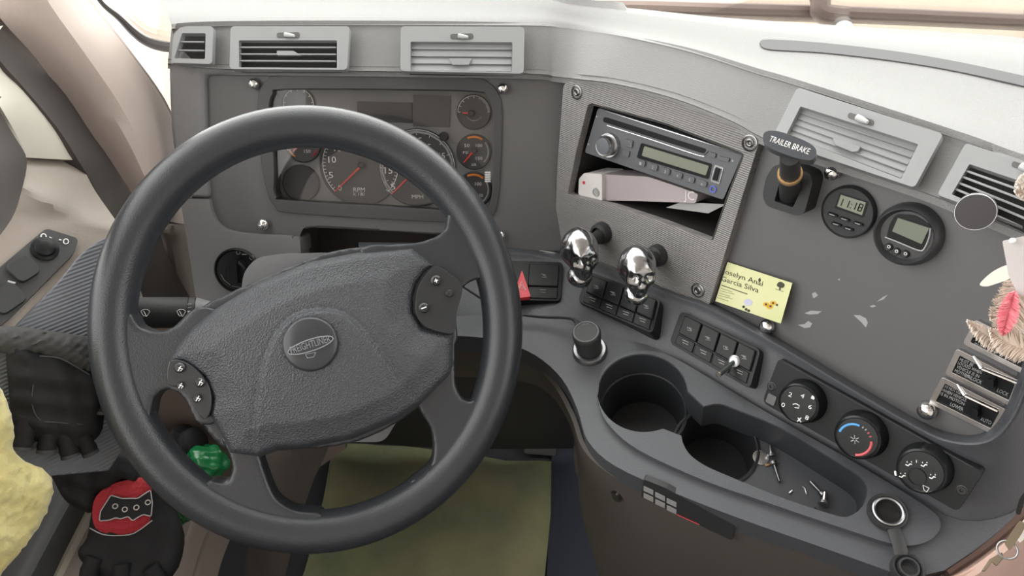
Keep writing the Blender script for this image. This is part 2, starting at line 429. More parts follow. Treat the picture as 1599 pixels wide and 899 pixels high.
CLO = cr([(404, 192), (404, 165), (408, 141), (419, 126), (440, 120), (580, 121), (730, 123), (761, 130), (778, 150), (782, 185), (780, 250), (776, 310), (766, 336), (740, 346), (600, 340), (450, 330), (431, 321), (420, 301), (411, 258)], 3, closed=True)
# driver fascia
g = G(); g.px(D, cr([(262, 97), (266, 200), (280, 307)], 3)+[(326, 309), (322, 250), (320, 135)]+rp([(320, 135), (320, 117), (340, 117)], 0)+[(868, 121), (870, 106), (560, 100)], off=.012, th=.05)
ob('fascia_surround', g, GREY, dash, bev=.006, seg=3, label='raised surround left of the gauges')
g = G(); g.px(D, [(281, 310), (326, 311)]+cr([(330, 330), (338, 347), (352, 358), (375, 364)], 4)+[(455, 369)]+rp([(455, 369), (468, 371), (470, 400)], 8)+[(470, 560), (318, 560), (308, 480), (296, 400)], off=.012, th=.05)
ob('lower_fascia', g, GREY, dash, bev=.006, seg=3)
g = G(); g.px(D, [(300, 105), (905, 112), (905, 392), (700, 388), (697, 364)]+rp([(600, 358), (500, 352), (474, 354), (466, 372)], 8)+[(300, 375)], off=.003, th=.004, holes=[CLO])
ob('gauge_panel', g, PANEL, dash, label='flat dark grey panel around the gauges')
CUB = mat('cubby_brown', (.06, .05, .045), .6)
g = G(); fr = [D.at(*q, .0) for q in cr([(466, 420), (465, 385), (468, 362), (480, 353), (500, 352), (600, 357), (705, 364)], 4)]
g.loft([fr, [p-D.n*.05 for p in fr], [p-D.n*.10 for p in fr]], th=.003, sub=(1, 1), smooth=False); g.px(D, [(440, 330), (725, 340), (725, 440), (440, 440)], off=-.10, th=.004)
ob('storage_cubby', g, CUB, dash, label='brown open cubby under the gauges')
# wing panel behind clock and card
g = G(); g.px(W, cr([(1183, 207), (1212, 222), (1430, 294), (1520, 330), (1660, 385)], 3)+rp([(1640, 560), (1600, 660), (1530, 700)], 15)+[(1430, 672), (1320, 606), (1200, 534), (1108, 489), (1098, 478), (1144, 330), (1176, 222)], off=0, th=.006)
ob('wing_panel', g, PANEL, dash, label='flat dark grey panel on the right wing')
SC = mat('scuff_white', (.33, .33, .34), .8)
for q in ([(1268, 458), (1273, 456), (1277, 461), (1272, 465), (1269, 464)], [(1256, 489), (1266, 485), (1283, 486), (1277, 490), (1264, 491)], [(1246, 507), (1256, 506), (1262, 501), (1268, 505), (1265, 511), (1256, 512)],
          [(1333, 492), (1342, 492), (1352, 497), (1355, 504), (1352, 511), (1345, 503)], [(1358, 478), (1364, 476), (1368, 478), (1362, 480)], [(1369, 471), (1378, 464), (1386, 460), (1380, 467)], [(1308, 436), (1311, 435), (1311, 438)]):
    g = G(); g.px(W, q, off=.0003, th=.0003); ob('scuff_mark', g, SC, dash, label='pale scuff on the wing panel')
# belt that carries the switches
B_ = [(560, 386), (700, 388), (800, 394), (866, 402), (930, 416), (1000, 441), (1060, 463), (1110, 481), (1200, 529), (1320, 601), (1430, 665), (1485, 688), (1540, 688), (1577, 655), (1606, 590), (1650, 470)]
A_ = [(560, 378), (700, 380), (800, 386), (868, 394), (935, 407), (1003, 433), (1064, 456), (1113, 473), (1204, 521), (1324, 592), (1434, 655), (1488, 676), (1532, 676), (1562, 645), (1588, 585), (1630, 465)]
E_ = [(560, 494), (700, 494), (800, 490), (880, 503), (930, 519), (968, 530), (1012, 539), (1060, 562), (1190, 641), (1330, 719), (1430, 777), (1500, 812), (1580, 800), (1640, 740), (1690, 640), (1720, 520)]
bA = [DW(*q, .0, 870) for q in A_]; bB = [DW(*q, .022, 870) for q in B_]; bE = [S.at(*q, -.001) for q in E_]
bC = [a*.9+b*.1 - V((0, 0, .003)) for a, b in zip(bB, bE)]
bM = [a*.5+b*.5 - V((0, 0, .003)) for a, b in zip(bB, bE)]
g = G(); g.loft([bA, bB, bC, bM, bE], th=.004, sub=(4, 5))
ob('switch_belt', g, SHELF, dash, label='sloping grey band that carries the switches')
# shelf
lip = [(560, 526), (700, 524), (775, 531), (835, 554), (878, 592), (902, 640), (918, 688), (960, 727), (1050, 768), (1160, 811), (1300, 860), (1420, 903)]
HO = .007
c1 = S.uv(1003, 611, HO); r1_ = S.R(1003, 611, 60, HO)
def ang(px, py): q = S.uv(px, py, HO); return math.atan2(q[1]-c1[1], q[0]-c1[0])
a0_, a1_ = ang(1064, 611), ang(1031, 662)
if a1_ < a0_: a1_ += 2*math.pi
tray_hole = [(c1[0]+(r1_+.0006)*math.cos(a0_+(a1_-a0_)*k/44), c1[1]+(r1_+.0006)*math.sin(a0_+(a1_-a0_)*k/44)) for k in range(45)] + \
    S.L([(1064, 680)]+cr([(1066, 690), (1076, 708), (1100, 726), (1138, 743), (1172, 757), (1230, 780), (1300, 803), (1325, 806), (1347, 790), (1355, 765), (1343, 744), (1300, 716), (1220, 668), (1152, 640), (1123, 630), (1099, 634)], 3), HO)
g = G(); sh = cr(E_[::-1], 3)+cr(lip, 4)+cr([(1475, 890), (1540, 845), (1600, 790), (1680, 700)], 3)
g.slab(S, S.L(sh, 0), [tray_hole], off=0, th=.035)
ob('shelf', g, SHELF, dash, bev=.009, seg=4, label='dark shelf below the switches')
plat = cr([(934, 608), (941, 578), (968, 555), (1005, 547), (1045, 555), (1100, 585), (1200, 645), (1330, 719), (1430, 780), (1466, 808), (1464, 832), (1440, 848), (1400, 850), (1330, 829), (1200, 785), (1100, 750), (1000, 704), (955, 668), (937, 638)], 4, closed=True)
g = G(); g.slab(S, S.L(plat, HO), [tray_hole], off=HO, th=.008)
ob('tray_surround', g, SHELF, dash, bev=.003, seg=3, label='raised rim around the cup holders')
c2 = S.uv(1117, 697, -.036); r2_ = S.R(1117, 697, 58, -.036)
g = G(); fl = S.L([(1040, 560), (1380, 735), (1385, 835), (1180, 800), (1045, 735), (930, 690), (915, 600), (960, 545)], -.036)
g.slab(S, fl, [circ(c1, r1_), circ(c2, r2_)], off=-.036, th=.003)
ob('tray_floor', g, TRAY, dash)
hq = tray_hole+[tray_hole[0]]; hc = V((c1[0], c1[1]))
def shr(q, k=.0004):
    return q
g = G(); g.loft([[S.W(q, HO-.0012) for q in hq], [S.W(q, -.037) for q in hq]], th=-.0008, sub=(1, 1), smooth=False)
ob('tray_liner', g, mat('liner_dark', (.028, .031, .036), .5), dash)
for c, r in ((c1, r1_), (c2, r2_)):
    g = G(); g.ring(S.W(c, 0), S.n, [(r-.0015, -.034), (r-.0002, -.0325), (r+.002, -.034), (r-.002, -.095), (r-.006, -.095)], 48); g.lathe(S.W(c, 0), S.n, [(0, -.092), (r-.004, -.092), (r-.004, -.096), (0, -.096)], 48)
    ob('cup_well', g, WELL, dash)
# knee panel / console skirt
tp = [(560, 540), (700, 541), (772, 547), (826, 566), (866, 604), (892, 652), (910, 700), (952, 740), (1045, 784), (1155, 827), (1296, 878), (1425, 915), (1452, 912)]
bt = [(560, 588), (700, 588), (780, 592), (840, 603), (878, 640), (900, 700), (906, 790), (925, 860), (960, 950), (1100, 1010), (1250, 1060), (1400, 1090), (1440, 1080)]
bd = [1.08, 1.08, 1.08, 1.08, 1.09, 1.12, 1.2, 1.2, 1.15, 1.1, 1.05, 1.0, 1.0]
ta = [S.at(*q, -.03) for q in tp]; tb = [pt(*q, d) for q, d in zip(bt, bd)]
tm = [a*.62+b*.38+S.n*.0 for a, b in zip(ta, tb)]
g = G(); g.loft([ta, tm, tb], th=.005, sub=(5, 5))
for_skirt = (ta, tb)
skbv = surf(ob('console_skirt', g, SKIRT, dash, label='taupe lower skirt curving down to the floor'))
def skirt_pl(a, b, c):
    """plane through three points of the skirt"""
    return plane3(a, b, c)
# edge strip at the far right, pink reflected light put into its colour
g = G(); g.tube([S.at(*q, -.02) for q in cr([(1475, 893), (1540, 848), (1600, 793), (1680, 703)], 4)], .006, 8)
ob('edge_strip', g, mat('edge_pink_reflection', (.30, .20, .17), .5), dash, label='edge strip at the lower right, coloured as a pink reflection')

# ---------------------------------------------------------------- vents
def lerp(a, b, t): return (a[0]+(b[0]-a[0])*t, a[1]+(b[1]-a[1])*t)
def vent(label, pl, fr, op, n, closed, tab=None, lever=None, rr=7, group=None):
    pl = pl.shift(.012); c = pl.at(sum(q[0] for q in fr)/4, fr[2][1])
    t = thing('air_vent', label, 'air vent', c, group)
    g = G(); g.px(pl, rp(fr, rr), off=.005, th=.009, holes=[rp(op, 2)]); ob('frame', g, VENT, t, bev=.0022, seg=3)
    g = G(); e = [pl.uv(*q) for q in op]; cx = sum(q[0] for q in e)/4; cy = sum(q[1] for q in e)/4
    e2 = [(cx+(q[0]-cx)*1.04, cy+(q[1]-cy)*1.06) for q in e]; g.slab(pl, e2, off=-.011 if not closed else -.009, th=.004); ob('duct', g, VENTD, t)
    g = G(); hpx = abs(op[3][1]-op[0][1])/n
    for k in range(n if closed else n-1):
        f = (k+.5)/n if closed else (k+1)/n
        a, b = pl.at(*lerp(op[0], op[3], f), .0), pl.at(*lerp(op[1], op[2], f), .0)
        c_ = (a+b)/2; hl = (b-a)/2
        step = (pl.at(*op[0])-pl.at(*op[3])).length/n
        if closed: vv = (pl.v*1+pl.n*(-.35)).normalized()*step*.56
        else: vv = (pl.v*.25+pl.n*(-1)).normalized()*.0048
        ww = vv.cross(hl).normalized()*(.0008 if closed else .0009)
        g.box(c_ - (pl.n*.002), hl*.995, vv, ww)
    ob('slats', g, VENT, t, bev=.0003, seg=1)
    if tab: g = G(); g.px(pl, tab, off=.003, th=.004); ob('tab', g, VENT, t, bev=.0006)
    if lever:
        lx, ly, dx, dy = lever; g = G()
        rec = [(lx-dx*1.0+dy*.25, ly-dy-4), (lx+dx+dy*.2, ly+dy-5), (lx+dx-dy*.2, ly+dy+4), (lx-dx-dy*.2, ly-dy+4)]
        g.px(pl, rp(rec, 4), off=.0056, th=.001); ob('lever_slot', g, mat('slot', (.09, .09, .09), .6) if 'slot' not in MATS else MATS['slot'], t)
        g = G(); a, b = pl.at(lx-dx*.3, ly-dy*.3-1, .008), pl.at(lx+dx*.55, ly+dy*.55+1, .010); g.tube([a, (a*.6+b*.4), b], [.0028, .0028, .0016], 10); ob('lever', g, mat('lever_pale', (.42, .43, .43), .35) if 'lever_pale' not in MATS else MATS['lever_pale'], t)
    return t
vent('small grey corner air vent at the far left end of the dash', VD, [(272, 41), (333, 41), (331, 100), (267, 98)], [(284, 52), (321, 52), (320, 92), (272, 91)], 3, False, rr=[22, 6, 6, 3])
vent('grey air vent above the left side of the gauges with open dark louvres', VD, [(360, 41), (546, 41), (542, 109), (358, 108)], [(373, 63), (526, 63), (526, 106), (373, 105)], 4, False, tab=[(432, 79), (458, 79), (470, 86), (432, 86)], lever=(450, 55, 18, 0))
vent('grey air vent above the right side of the gauges with closed pale louvres', VD, [(626, 41), (819, 42), (818, 115), (625, 111)], [(641, 65), (800, 66), (799, 112), (641, 110)], 4, True, tab=[(702, 91), (737, 91), (732, 101), (706, 101)], lever=(721, 57, 18, 0))
vent('large grey air vent behind the trailer brake lever with closed louvres', VW, [(1245, 136), (1473, 209), (1428, 293), (1204, 218)], [(1250, 166), (1434, 225), (1407, 279), (1228, 210)], 5, True, tab=[(1300, 215), (1303, 226), (1330, 237), (1340, 236), (1344, 228)], lever=(1344, 186, 20, 7))
vent('grey air vent at the right edge with open dark louvres', VW, [(1508, 223), (1690, 283), (1650, 372), (1463, 304)], [(1514, 256), (1680, 312), (1640, 372), (1486, 303)], 5, False, lever=(1600, 262, 20, 7))

# ---------------------------------------------------------------- chrome trim knobs
def knob(px, py, rpx, pl, label, off=.003):
    r = pl.R(px, py, rpx, off); g = G(); P = pl.at(px, py, off+r*.8) - pl.n*(r*.8)
    g.lathe(P, pl.n, [(r*.55, -.002), (r*.62, r*.25), (r*.95, r*.45), (r, r*.8), (r*.92, r*1.15), (r*.7, r*1.42), (r*.35, r*1.58), (0, r*1.62)], 28)
    ob('chrome_knob', g, CHROME, None, label, 'knob', 'chrome screw caps on the dash panels')
knob(396, 131, 9, D, 'small chrome screw cap above the top left corner of the gauges')
knob(785, 138, 9, D, 'small chrome screw cap above the top right corner of the gauges')
knob(411, 350, 9, D, 'small chrome screw cap below the left end of the gauges')
knob(782, 368, 8, D, 'small chrome screw cap right of the wheel rim above the hazard switch')
knob(1299, 270, 11.5, W, 'chrome screw cap right of the trailer brake lever', .004)
knob(1197, 510, 11, W, 'chrome screw cap below the corner of the yellow card', 0)
knob(1447, 641, 13, W, 'large chrome screw cap left of the chrome switch plates', 0)

# ---------------------------------------------------------------- instrument cluster
t = thing('instrument_cluster', 'instrument cluster with round gauges behind a clear lens', 'gauge cluster', D.at(590, 335))
outer = cr([(402, 192), (402, 165), (406, 140), (418, 124), (440, 118), (580, 119), (730, 121), (762, 128), (780, 150), (784, 185), (782, 250), (778, 310), (768, 338), (740, 348), (600, 342), (450, 332), (430, 323), (418, 302), (409, 258)], 3, closed=True)
inner = cr([(424, 200), (420, 165), (426, 146), (442, 139), (600, 139), (740, 142), (760, 150), (769, 170), (771, 220), (770, 280), (764, 322), (745, 332), (600, 322), (445, 313), (432, 308), (427, 296), (428, 270)], 3, closed=True)
BEZ = mat('bezel_dark', (.05, .05, .053), .45)
FACE = mat('dial_backing', (.2, .2, .202), .6); DIAL = mat('dial_dark', (.05, .051, .053), .55)
g = G(); g.px(D, outer, off=.006, th=.034, holes=[inner]); ob('bezel', g, BEZ, t, bev=.003, seg=3)
g = G(); g.px(D, [(405, 125), (785, 130), (785, 345), (405, 335)], off=-.022, th=.004); ob('backing_plate', g, FACE, t)
Z = -.0195
def onD(px, py, off=Z): return D.at(px, py, off)
def dial(name, cx, cy, rp_, needle=None, ticks=None, texts=(), arcs=()):
    r = D.R(cx, cy, rp_, Z); c = D.uv(cx, cy, Z)
    g = G(); g.lathe(D.W(c, Z), D.n, [(r+.001, -.003), (r+.001, -.0002), (r-.0006, .0006), (r-.002, 0), (0, 0)], 48); o = ob(name, g, DIAL, t)
    if ticks or texts:
        g = G()
        if ticks:
            a0, a1, n, w0, w1 = ticks
            for k in range(n+1):
                a = math.radians(a0+(a1-a0)*k/n); d_ = (math.cos(a), math.sin(a))
                g.wuv(D, [(c[0]+d_[0]*r*w0, c[1]+d_[1]*r*w0), (c[0]+d_[0]*r*w1, c[1]+d_[1]*r*w1)], .0004, Z+.0003, 4)
            g.wuv(D, [(c[0]+math.cos(math.radians(a0+(a1-a0)*k/40))*r*w1, c[1]+math.sin(math.radians(a0+(a1-a0)*k/40))*r*w1) for k in range(41)], .0005, Z+.0003, 4)
        for s_, x, y, hw, h in texts: g.text(s_, D, (x-hw, y+h/2), (x+hw, y+h/2), h, Z+.0005)
        ob('dial_markings', g, WHITE, o)
    for col, a0, a1, k_, w_ in arcs:
        g = G(); n = 14; P = [(c[0]+math.cos(math.radians(a0+(a1-a0)*i/n))*r*k_, c[1]+math.sin(math.radians(a0+(a1-a0)*i/n))*r*k_) for i in range(n+1)]
        g.tube([D.W(q, Z+.0004) for q in P], w_, 6, sq=1); ob('dial_band', g, col, o)
    if needle:
        g = G(); a, b = D.at(*needle[0], Z+.004), D.at(*needle[1], Z+.004); g.tube([a, b], [.0018, .0008], 6); ob('needle', g, NEEDLE, o)
        g = G(); g.lathe(D.at(*needle[0], Z)-D.n*0, D.n, [(.0045, 0), (.0045, .005), (.003, .0065), (0, .0065)], 20); ob('needle_hub', g, BLKM, o)
    return o
dial('tachometer', 563, 257, 64, ((565, 258), (523, 299)), (225, -45, 50, .86, .93), [('15', 528, 231, 6, 10), ('10', 519, 249, 6, 10), ('5', 517, 273, 3.5, 10), ('0', 531, 293, 3, 9), ('RPM', 561, 296, 9, 7), ('X 100', 560, 303, 9, 5)])
dial('speedometer', 652, 262, 60, ((652, 262), (612, 303)), (225, -45, 12, .84, .98), [('15', 607, 266, 6, 10), ('5', 614, 291, 3.5, 10), ('45', 652, 219, 7, 9), ('55', 667, 229, 6, 9), ('65', 689, 243, 6, 9), ('MPH', 652, 307, 9, 6)], [(SOFTW, 225, -45, .93, .0016)])
dial('air_gauge', 740, 175, 27, ((736, 177), (722, 176)), (180, 0, 8, .8, .95), [], [(SOFTW, 0, 70, .88, .0013), (SOFTW, 150, 30, -.5, .0004)])
dial('air_gauge', 740, 237, 27, ((741, 234), (724, 254)), None, [('50', 729, 227, 4, 5), ('100', 748, 227, 5, 5), ('PSI', 727, 238, 4, 4), ('150', 748, 247, 5, 5), ('AIR', 740, 257, 4, 4)], [(ORANGE, 115, 55, .86, .0017), (SOFTW, 40, -45, .86, .0013)])
dial('air_gauge', 740, 296, 27, None, None, [('100', 747, 287, 5, 5), ('150', 750, 305, 4, 5)], [(ORANGE, 115, 50, .86, .0017), (SOFTW, 35, -60, .86, .0013)])
dial('fuel_gauge', 466, 163, 26, None, (200, -20, 8, .8, .93))
dial('oil_gauge', 473, 226, 27, ((470, 223), (458, 236)), (200, 90, 6, .8, .95), [('150', 480, 236, 5, 5), ('1/2', 481, 226, 4, 5)], [(ORANGE, 235, 200, .85, .001), (RED, -20, -50, .85, .001)])
dial('blank_gauge', 470, 286, 28)
g = G(); g.px(D, [(558, 158), (643, 160), (643, 192), (558, 189)], off=Z+.001, th=.003); ob('message_screen', g, mat('screen_dark', (.028, .026, .028), .3), t)
g = G(); g.px(D, [(645, 148), (703, 150), (702, 199), (645, 197)], off=Z+.0005, th=.003); ob('warning_light_panel', g, mat('screen_dark2', (.05, .048, .05), .35), t)
g = G(); g.lathe(D.at(694, 213, Z), D.n, [(.006, 0), (.006, .012), (.005, .014), (0, .014)], 20); ob('reset_button', g, BLKM, t)
g = G(); g.px(D, inner, off=-.002, th=.0015); ob('lens', g, glass('cluster_lens', (.95, .95, .95), .02, .7), t)
g = G()
for k in range(6): g.px(D, [(757, 268+k*2.9), (766, 268+k*2.9), (766, 269.7+k*2.9), (757, 269.7+k*2.9)], off=-.0012, th=.0004)
ob('barcode_sticker', g, WHITE, t)

# ---------------------------------------------------------------- headlight switch
t = thing('headlight_switch', 'round black rotary headlight switch left of the steering column', 'switch', D.at(371, 452))
r = D.R(371, 422, 35, .012); P = D.at(371, 422, .012)
g = G(); g.lathe(P, D.n, [(r, -.004), (r, .002), (r*.93, .0045), (r*.86, .002), (0, .002)], 44); ob('bezel', g, BLK, t)
g = G(); g.lathe(P, D.n, [(r*.55, .002), (r*.5, .010), (r*.42, .012), (0, .012)], 32); ob('dial', g, BLK, t)
g = G(); q = D.uv(371, 420, .012); g.slab(D, rp([(q[0]-.006, q[1]-.016), (q[0]+.006, q[1]-.016), (q[0]+.006, q[1]+.017), (q[0]-.006, q[1]+.017)], .005), off=.03, th=.019); ob('grip', g, BLK, t, bev=.003, seg=3)
D12 = D.shift(.012)
g = G(); g.wire(D12, circ((372, 394), 3, 10), .0003, .0026, closed=True); g.wire(D12, [(378, 397), (386, 397)], .0006, .0026); g.wire(D12, circ((393, 402), 3.2, 10), .0004, .0026, closed=True); g.wire(D12, [(345, 428)]+[(350+i*2.5, 437+i*2) for i in range(5)], .0004, .0026); g.wire(D12, [(362, 446), (376, 449)], .0003, .0026)
ob('switch_icons', g, SOFTW, t)

# ---------------------------------------------------------------- steering column, stalk, wheel
t = thing('steering_column', 'grey steering column shroud behind the steering wheel', 'steering column', WH.at(500, 760, -.2))
g = G(); g.px(WH, rp([(375, 470), (380, 425), (400, 402), (440, 396), (600, 392), (648, 415), (655, 600), (600, 690), (430, 690), (375, 600)], 14), off=-.045, th=.15)
ob('shroud', g, mat('shroud_grey', (.15, .155, .165), .5, bump=.3, scale=400), t, bev=.012, seg=4, mods=())
g = G(); a = pt(455, 640, .85)
g.loft([[pt(400, 640, .93), pt(455, 640, .86), pt(520, 640, .93)], [pt(408, 710, .98), pt(455, 710, .92), pt(512, 700, .98)], [pt(400, 780, 1.1), pt(440, 780, 1.06), pt(482, 770, 1.1)], [pt(380, 900, 1.3), pt(410, 900, 1.27), pt(445, 900, 1.3)], [pt(370, 980, 1.42), pt(400, 980, 1.4), pt(430, 980, 1.42)]], th=.012)
ob('lower_cover', g, mat('column_brown', (.085, .072, .066), .6), t, label='brownish lower column cover')
t = thing('wiper_stalk', 'black multifunction stalk with wiper symbols left of the column', 'stalk', pt(250, 510, .80))
Ps = pt(150, 489, .79); Pe = pt(352, 487, .83); ax = (Pe-Ps).normalized(); L = (Pe-Ps).length; rr_ = .0178
g = G(); g.lathe(Ps, ax, [(0, 0), (rr_*.9, .0), (rr_, .003), (rr_, L*.70), (rr_*.96, L*.71), (0, L*.71)], 36, sx=1); ob('grip', g, BLKM, t, label='black grip with pale top')
g = G(); g.lathe(Ps, ax, [(0, L*.715), (rr_*.99, L*.715), (rr_*.99, L*.765), (0, L*.765)], 36); ob('collar', g, BLKM, t)
g = G(); g.lathe(Ps, ax, [(0, L*.77), (rr_*.98, L*.77), (rr_*.6, L*.93), (rr_*.45, L*1.3), (0, L*1.3)], 32); ob('base', g, GREY, t)
fn = (CAM-pt(250, 492, .8)); fn = (fn-ax*fn.dot(ax)).normalized(); SP = Plane(pt(250, 492, .80)+fn*.0, fn, ax)
SP = Plane((Ps+Pe)/2+fn*rr_, fn, ax)
g = G(); g.px(SP, [(205, 486), (211, 486), (211, 482), (217, 489), (211, 496), (211, 492), (205, 492)], off=.0006, th=.001)
for cx in (227, 283):
    g.wire(SP, [(cx-7, 486), (cx-3, 483), (cx+3, 483), (cx+7, 486), (cx+3, 493), (cx-3, 493)], .0004, .0006, closed=True); g.wire(SP, [(cx-3, 485), (cx+2, 494)], .0004, .0006)
for k in range(5): g.px(SP, [(293, 474+k*5.5), (299, 474+k*5.5), (299, 476.5+k*5.5), (293, 476.5+k*5.5)], off=.0006-.0012*abs(k-2.3)**1.3, th=.001)
g.wire(SP, [(312, 486), (322, 486), (326, 490)], .0004, .0006)
ob('stalk_icons', g, WHITE, t)

t = thing('steering_wheel', 'black leather steering wheel with four spokes, turned slightly left', 'steering wheel', WH.at(477, 850))
RM = 311/FPX*.728; n = 120
g = G(); g.tube([WH.P + WH.u*(RM*.946*math.cos(2*math.pi*i/n)) + WH.v*(RM*1.016*math.sin(2*math.pi*i/n)) for i in range(n)], .0215, 24, closed=True, up=WH.n)
ob('rim', g, LEATH, t, label='worn black leather rim')
ws = Plane(WH.P, WH.n, WH.u)
def spoke(poly, off=.012, th=.030):
    g = G(); g.px(ws, poly, off=off, th=th); return ob('spoke', g, LEATH, t, mods=[remesh(.0022, 10, .7)])
spoke(cr([(170, 480), (202, 488), (216, 510), (245, 518), (272, 509), (304, 480), (350, 500), (350, 640), (312, 664), (285, 622), (262, 608), (240, 622), (234, 652), (215, 670), (180, 600)], 3, closed=True))
spoke(cr([(560, 388), (640, 380), (675, 371), (696, 356), (704, 318), (752, 345), (785, 400), (768, 432), (745, 436), (726, 446), (717, 466), (713, 500), (711, 540), (650, 540), (600, 450)], 3, closed=True))
spoke(cr([(700, 470), (713, 480), (712, 530), (711, 590), (720, 618), (735, 628), (748, 612), (775, 580), (780, 640), (720, 730), (650, 775), (640, 752), (664, 740), (677, 710), (672, 668), (650, 630), (640, 560)], 3, closed=True))
spoke(cr([(345, 680), (357, 710), (361, 735), (350, 755), (322, 752), (318, 790), (400, 835), (500, 822), (500, 802), (462, 798), (432, 780), (416, 745), (406, 712), (400, 680)], 3, closed=True))
g = G(); g.px(ws, cr([(300, 488), (400, 438), (500, 397), (560, 385), (640, 380), (690, 392), (704, 470), (700, 575), (655, 636), (560, 690), (440, 704), (345, 700), (300, 630), (272, 560)], 3, closed=True), off=.006, th=.04)
ob('back_cover', g, LEATH, t, mods=[remesh(.003, 8, .7)])
padpx = [(263, 564), (276, 540), (297, 513), (332, 484), (407, 439), (482, 409), (557, 394), (644, 386), (679, 414), (664, 426), (651, 446), (646, 466), (647, 487), (662, 510), (709, 519), (708, 570), (704, 585), (657, 632), (625, 654), (550, 686), (475, 700), (437, 702), (406, 714), (359, 708), (353, 695), (340, 670), (325, 646), (330, 620), (317, 590), (290, 570)]
po = .012
pad_uv = ws.L(padpx, po)
curve = [V(q) for q in ws.L(cr([(400, 730), (401, 690), (404, 640), (413, 580), (430, 530), (455, 497), (485, 484), (525, 484), (555, 500), (600, 553), (657, 632), (670, 660)], 4), po)]
cpoly = [tuple(q) for q in curve]
c0 = V(ws.uv(500, 560, po))
def padh(x, y, d):
    e = min(1, d/.009); h = .009*(1-(1-e)**2.2)
    r2 = ((x-c0.x)**2+(y-c0.y)**2)/(.15**2); h += .014*max(0, 1-r2)*min(1, d/.03)
    # crease along the swooping line
    dc = min((V((x, y))-(a+(b-a)*max(0, min(1, (V((x, y))-a).dot(b-a)/max(1e-9, (b-a).length_squared))))).length for a, b in zip(curve, curve[1:]))
    ins = inside((x, y), cpoly)
    sgn = 1 if ins else -1
    k = .5+.5*sgn*min(1, dc/.0022); h += .005*k*min(1, d/.008) - .0022*max(0, 1-dc/.003)*min(1, d/.008)
    return h
ex = []
for a, b in zip(curve, curve[1:]):
    tt = (b-a).normalized(); nn = V((-tt.y, tt.x))
    for f in (0, .33, .66):
        for o_ in (-.005, -.0024, -.0012, 0, .0012, .0024, .005): ex.append(a+(b-a)*f+nn*o_)
g = G(); g.slab(ws, [tuple(q) for q in pad_uv], off=po-.002, th=.02, hfn=padh, sp=.003, jit=.15, extra=ex)
ob('hub_pad', g, PADL, t, ang=60, label='grained hub pad with a swooping crease')
HP = ws.shift(po+.0275)
P = HP.at(485, 537, 0); r = HP.R(485, 537, 43)
g = G(); g.lathe(P, ws.n, [(r, -.010), (r, -.001), (r*.96, .0012), (r*.9, .0022), (r*.5, .0032), (0, .0036)], 48); o = ob('horn_button', g, mat('horn_black', (.03, .033, .038), .28), t, label='round black horn button with raised maker lettering')
HE = HP.shift(.0036)
g = G(); g.text('FREIGHTLINER', HE, (455, 552), (517, 533), 11, .0003); g.wire(HE, [(485+36*math.cos(a_)*.98-0*9, 539+9.5*math.sin(a_)-36*math.cos(a_)*.30) for a_ in [i*math.pi/12 for i in range(24)]], .0006, .0, closed=True); g.wire(HE, [(477, 553), (480, 559), (490, 557), (493, 550)], .0004, 0); g.wire(HE, [(477, 553), (493, 550)], .0003, 0)
ob('emblem', g, mat('emblem_grey', (.22, .23, .25), .35), o)
# thumb control pods
def cpod(poly, label, dots, off):
    g = G(); g.px(ws, poly, off=off, th=.02); o = ob('control_pod', g, mat('pod_black', (.022, .024, .027), .3) if 'pod_black' not in MATS else MATS['pod_black'], t, label=label, bev=.003, seg=3)
    for x, y, r_ in dots:
        q = ws.R(x, y, r_); g = G(); P = ws.at(x, y, off+.001); g.lathe(P, ws.n, [(q, -.002), (q, .0015), (q*.7, .003), (0, .0034)], 20); ob('button', g, MATS['pod_black'], o)
    return o
o = cpod(cr([(263, 566), (280, 562), (302, 573), (320, 592), (329, 612), (329, 640), (318, 655), (300, 630), (285, 606), (262, 600)], 3, closed=True), 'left thumb control pod', [(281, 574, 8), (313, 597, 7.5), (282, 601, 5), (308, 622, 6)], .022)
g = G(); PP = ws.shift(.022)
for x, y in ((281, 575), (313, 597), (282, 602), (309, 622)): g.wire(PP, [(x-3, y+4), (x+2, y-4)], .0005, .0046); g.wire(PP, [(x-2, y-1), (x+4, y+1), (x+1, y+4)], .0005, .0046)
ob('button_marks', g, WHITE, o)
o = cpod(cr([(680, 416), (700, 425), (718, 440), (722, 455), (713, 490), (709, 519), (685, 518), (662, 508), (650, 490), (649, 468), (654, 446), (666, 428)], 3, closed=True), 'right thumb control pod', [(681, 438, 8), (662, 481, 8), (702, 458, 6)], .022)
g = G(); g.wire(PP, [(678, 439), (684, 437)], .0006, .0046); g.wire(PP, [(680, 435), (682, 441)], .0006, .0046); g.wire(PP, [(658, 482), (666, 479)], .0007, .0046)
ob('button_marks', g, WHITE, o)
# ---------------------------------------------------------------- radio surround
t = thing('radio_surround', 'ribbed grey centre panel framing the radio and its pocket', 'trim panel', W.at(990, 450))
bz = rp([(880, 127), (960, 133), (1050, 157), (1130, 190), (1187, 216), (1152, 330), (1106, 480), (1000, 433), (935, 407), (866, 392), (870, 260)], [12, 30, 30, 20, 10, 30, 8, 40, 30, 8, 30])
opn = rp([(919, 160), (1040, 192), (1163, 240), (1138, 305), (1113, 377), (1030, 345), (960, 322), (886, 304), (900, 235)], [8, 10, 7, 8, 6, 10, 10, 6, 10])
g = G(); g.px(W, bz, off=.012, th=.012, holes=[opn]); ob('frame', g, RIBBED, t, bev=.0035, seg=3)
g = G(); e = [W.at(*q, .010) for q in opn]; e.append(e[0]); g.loft([e, [p-W.n*.03 for p in e], [p-W.n*.11 for p in e]], th=.002, sub=(1, 1), smooth=False)
g.px(W, [(880, 140), (1200, 235), (1140, 400), (860, 320)], off=-.10, th=.004); ob('pocket', g, mat('pocket_brown', (.025, .023, .022), .6), t, label='dark pocket below the radio')
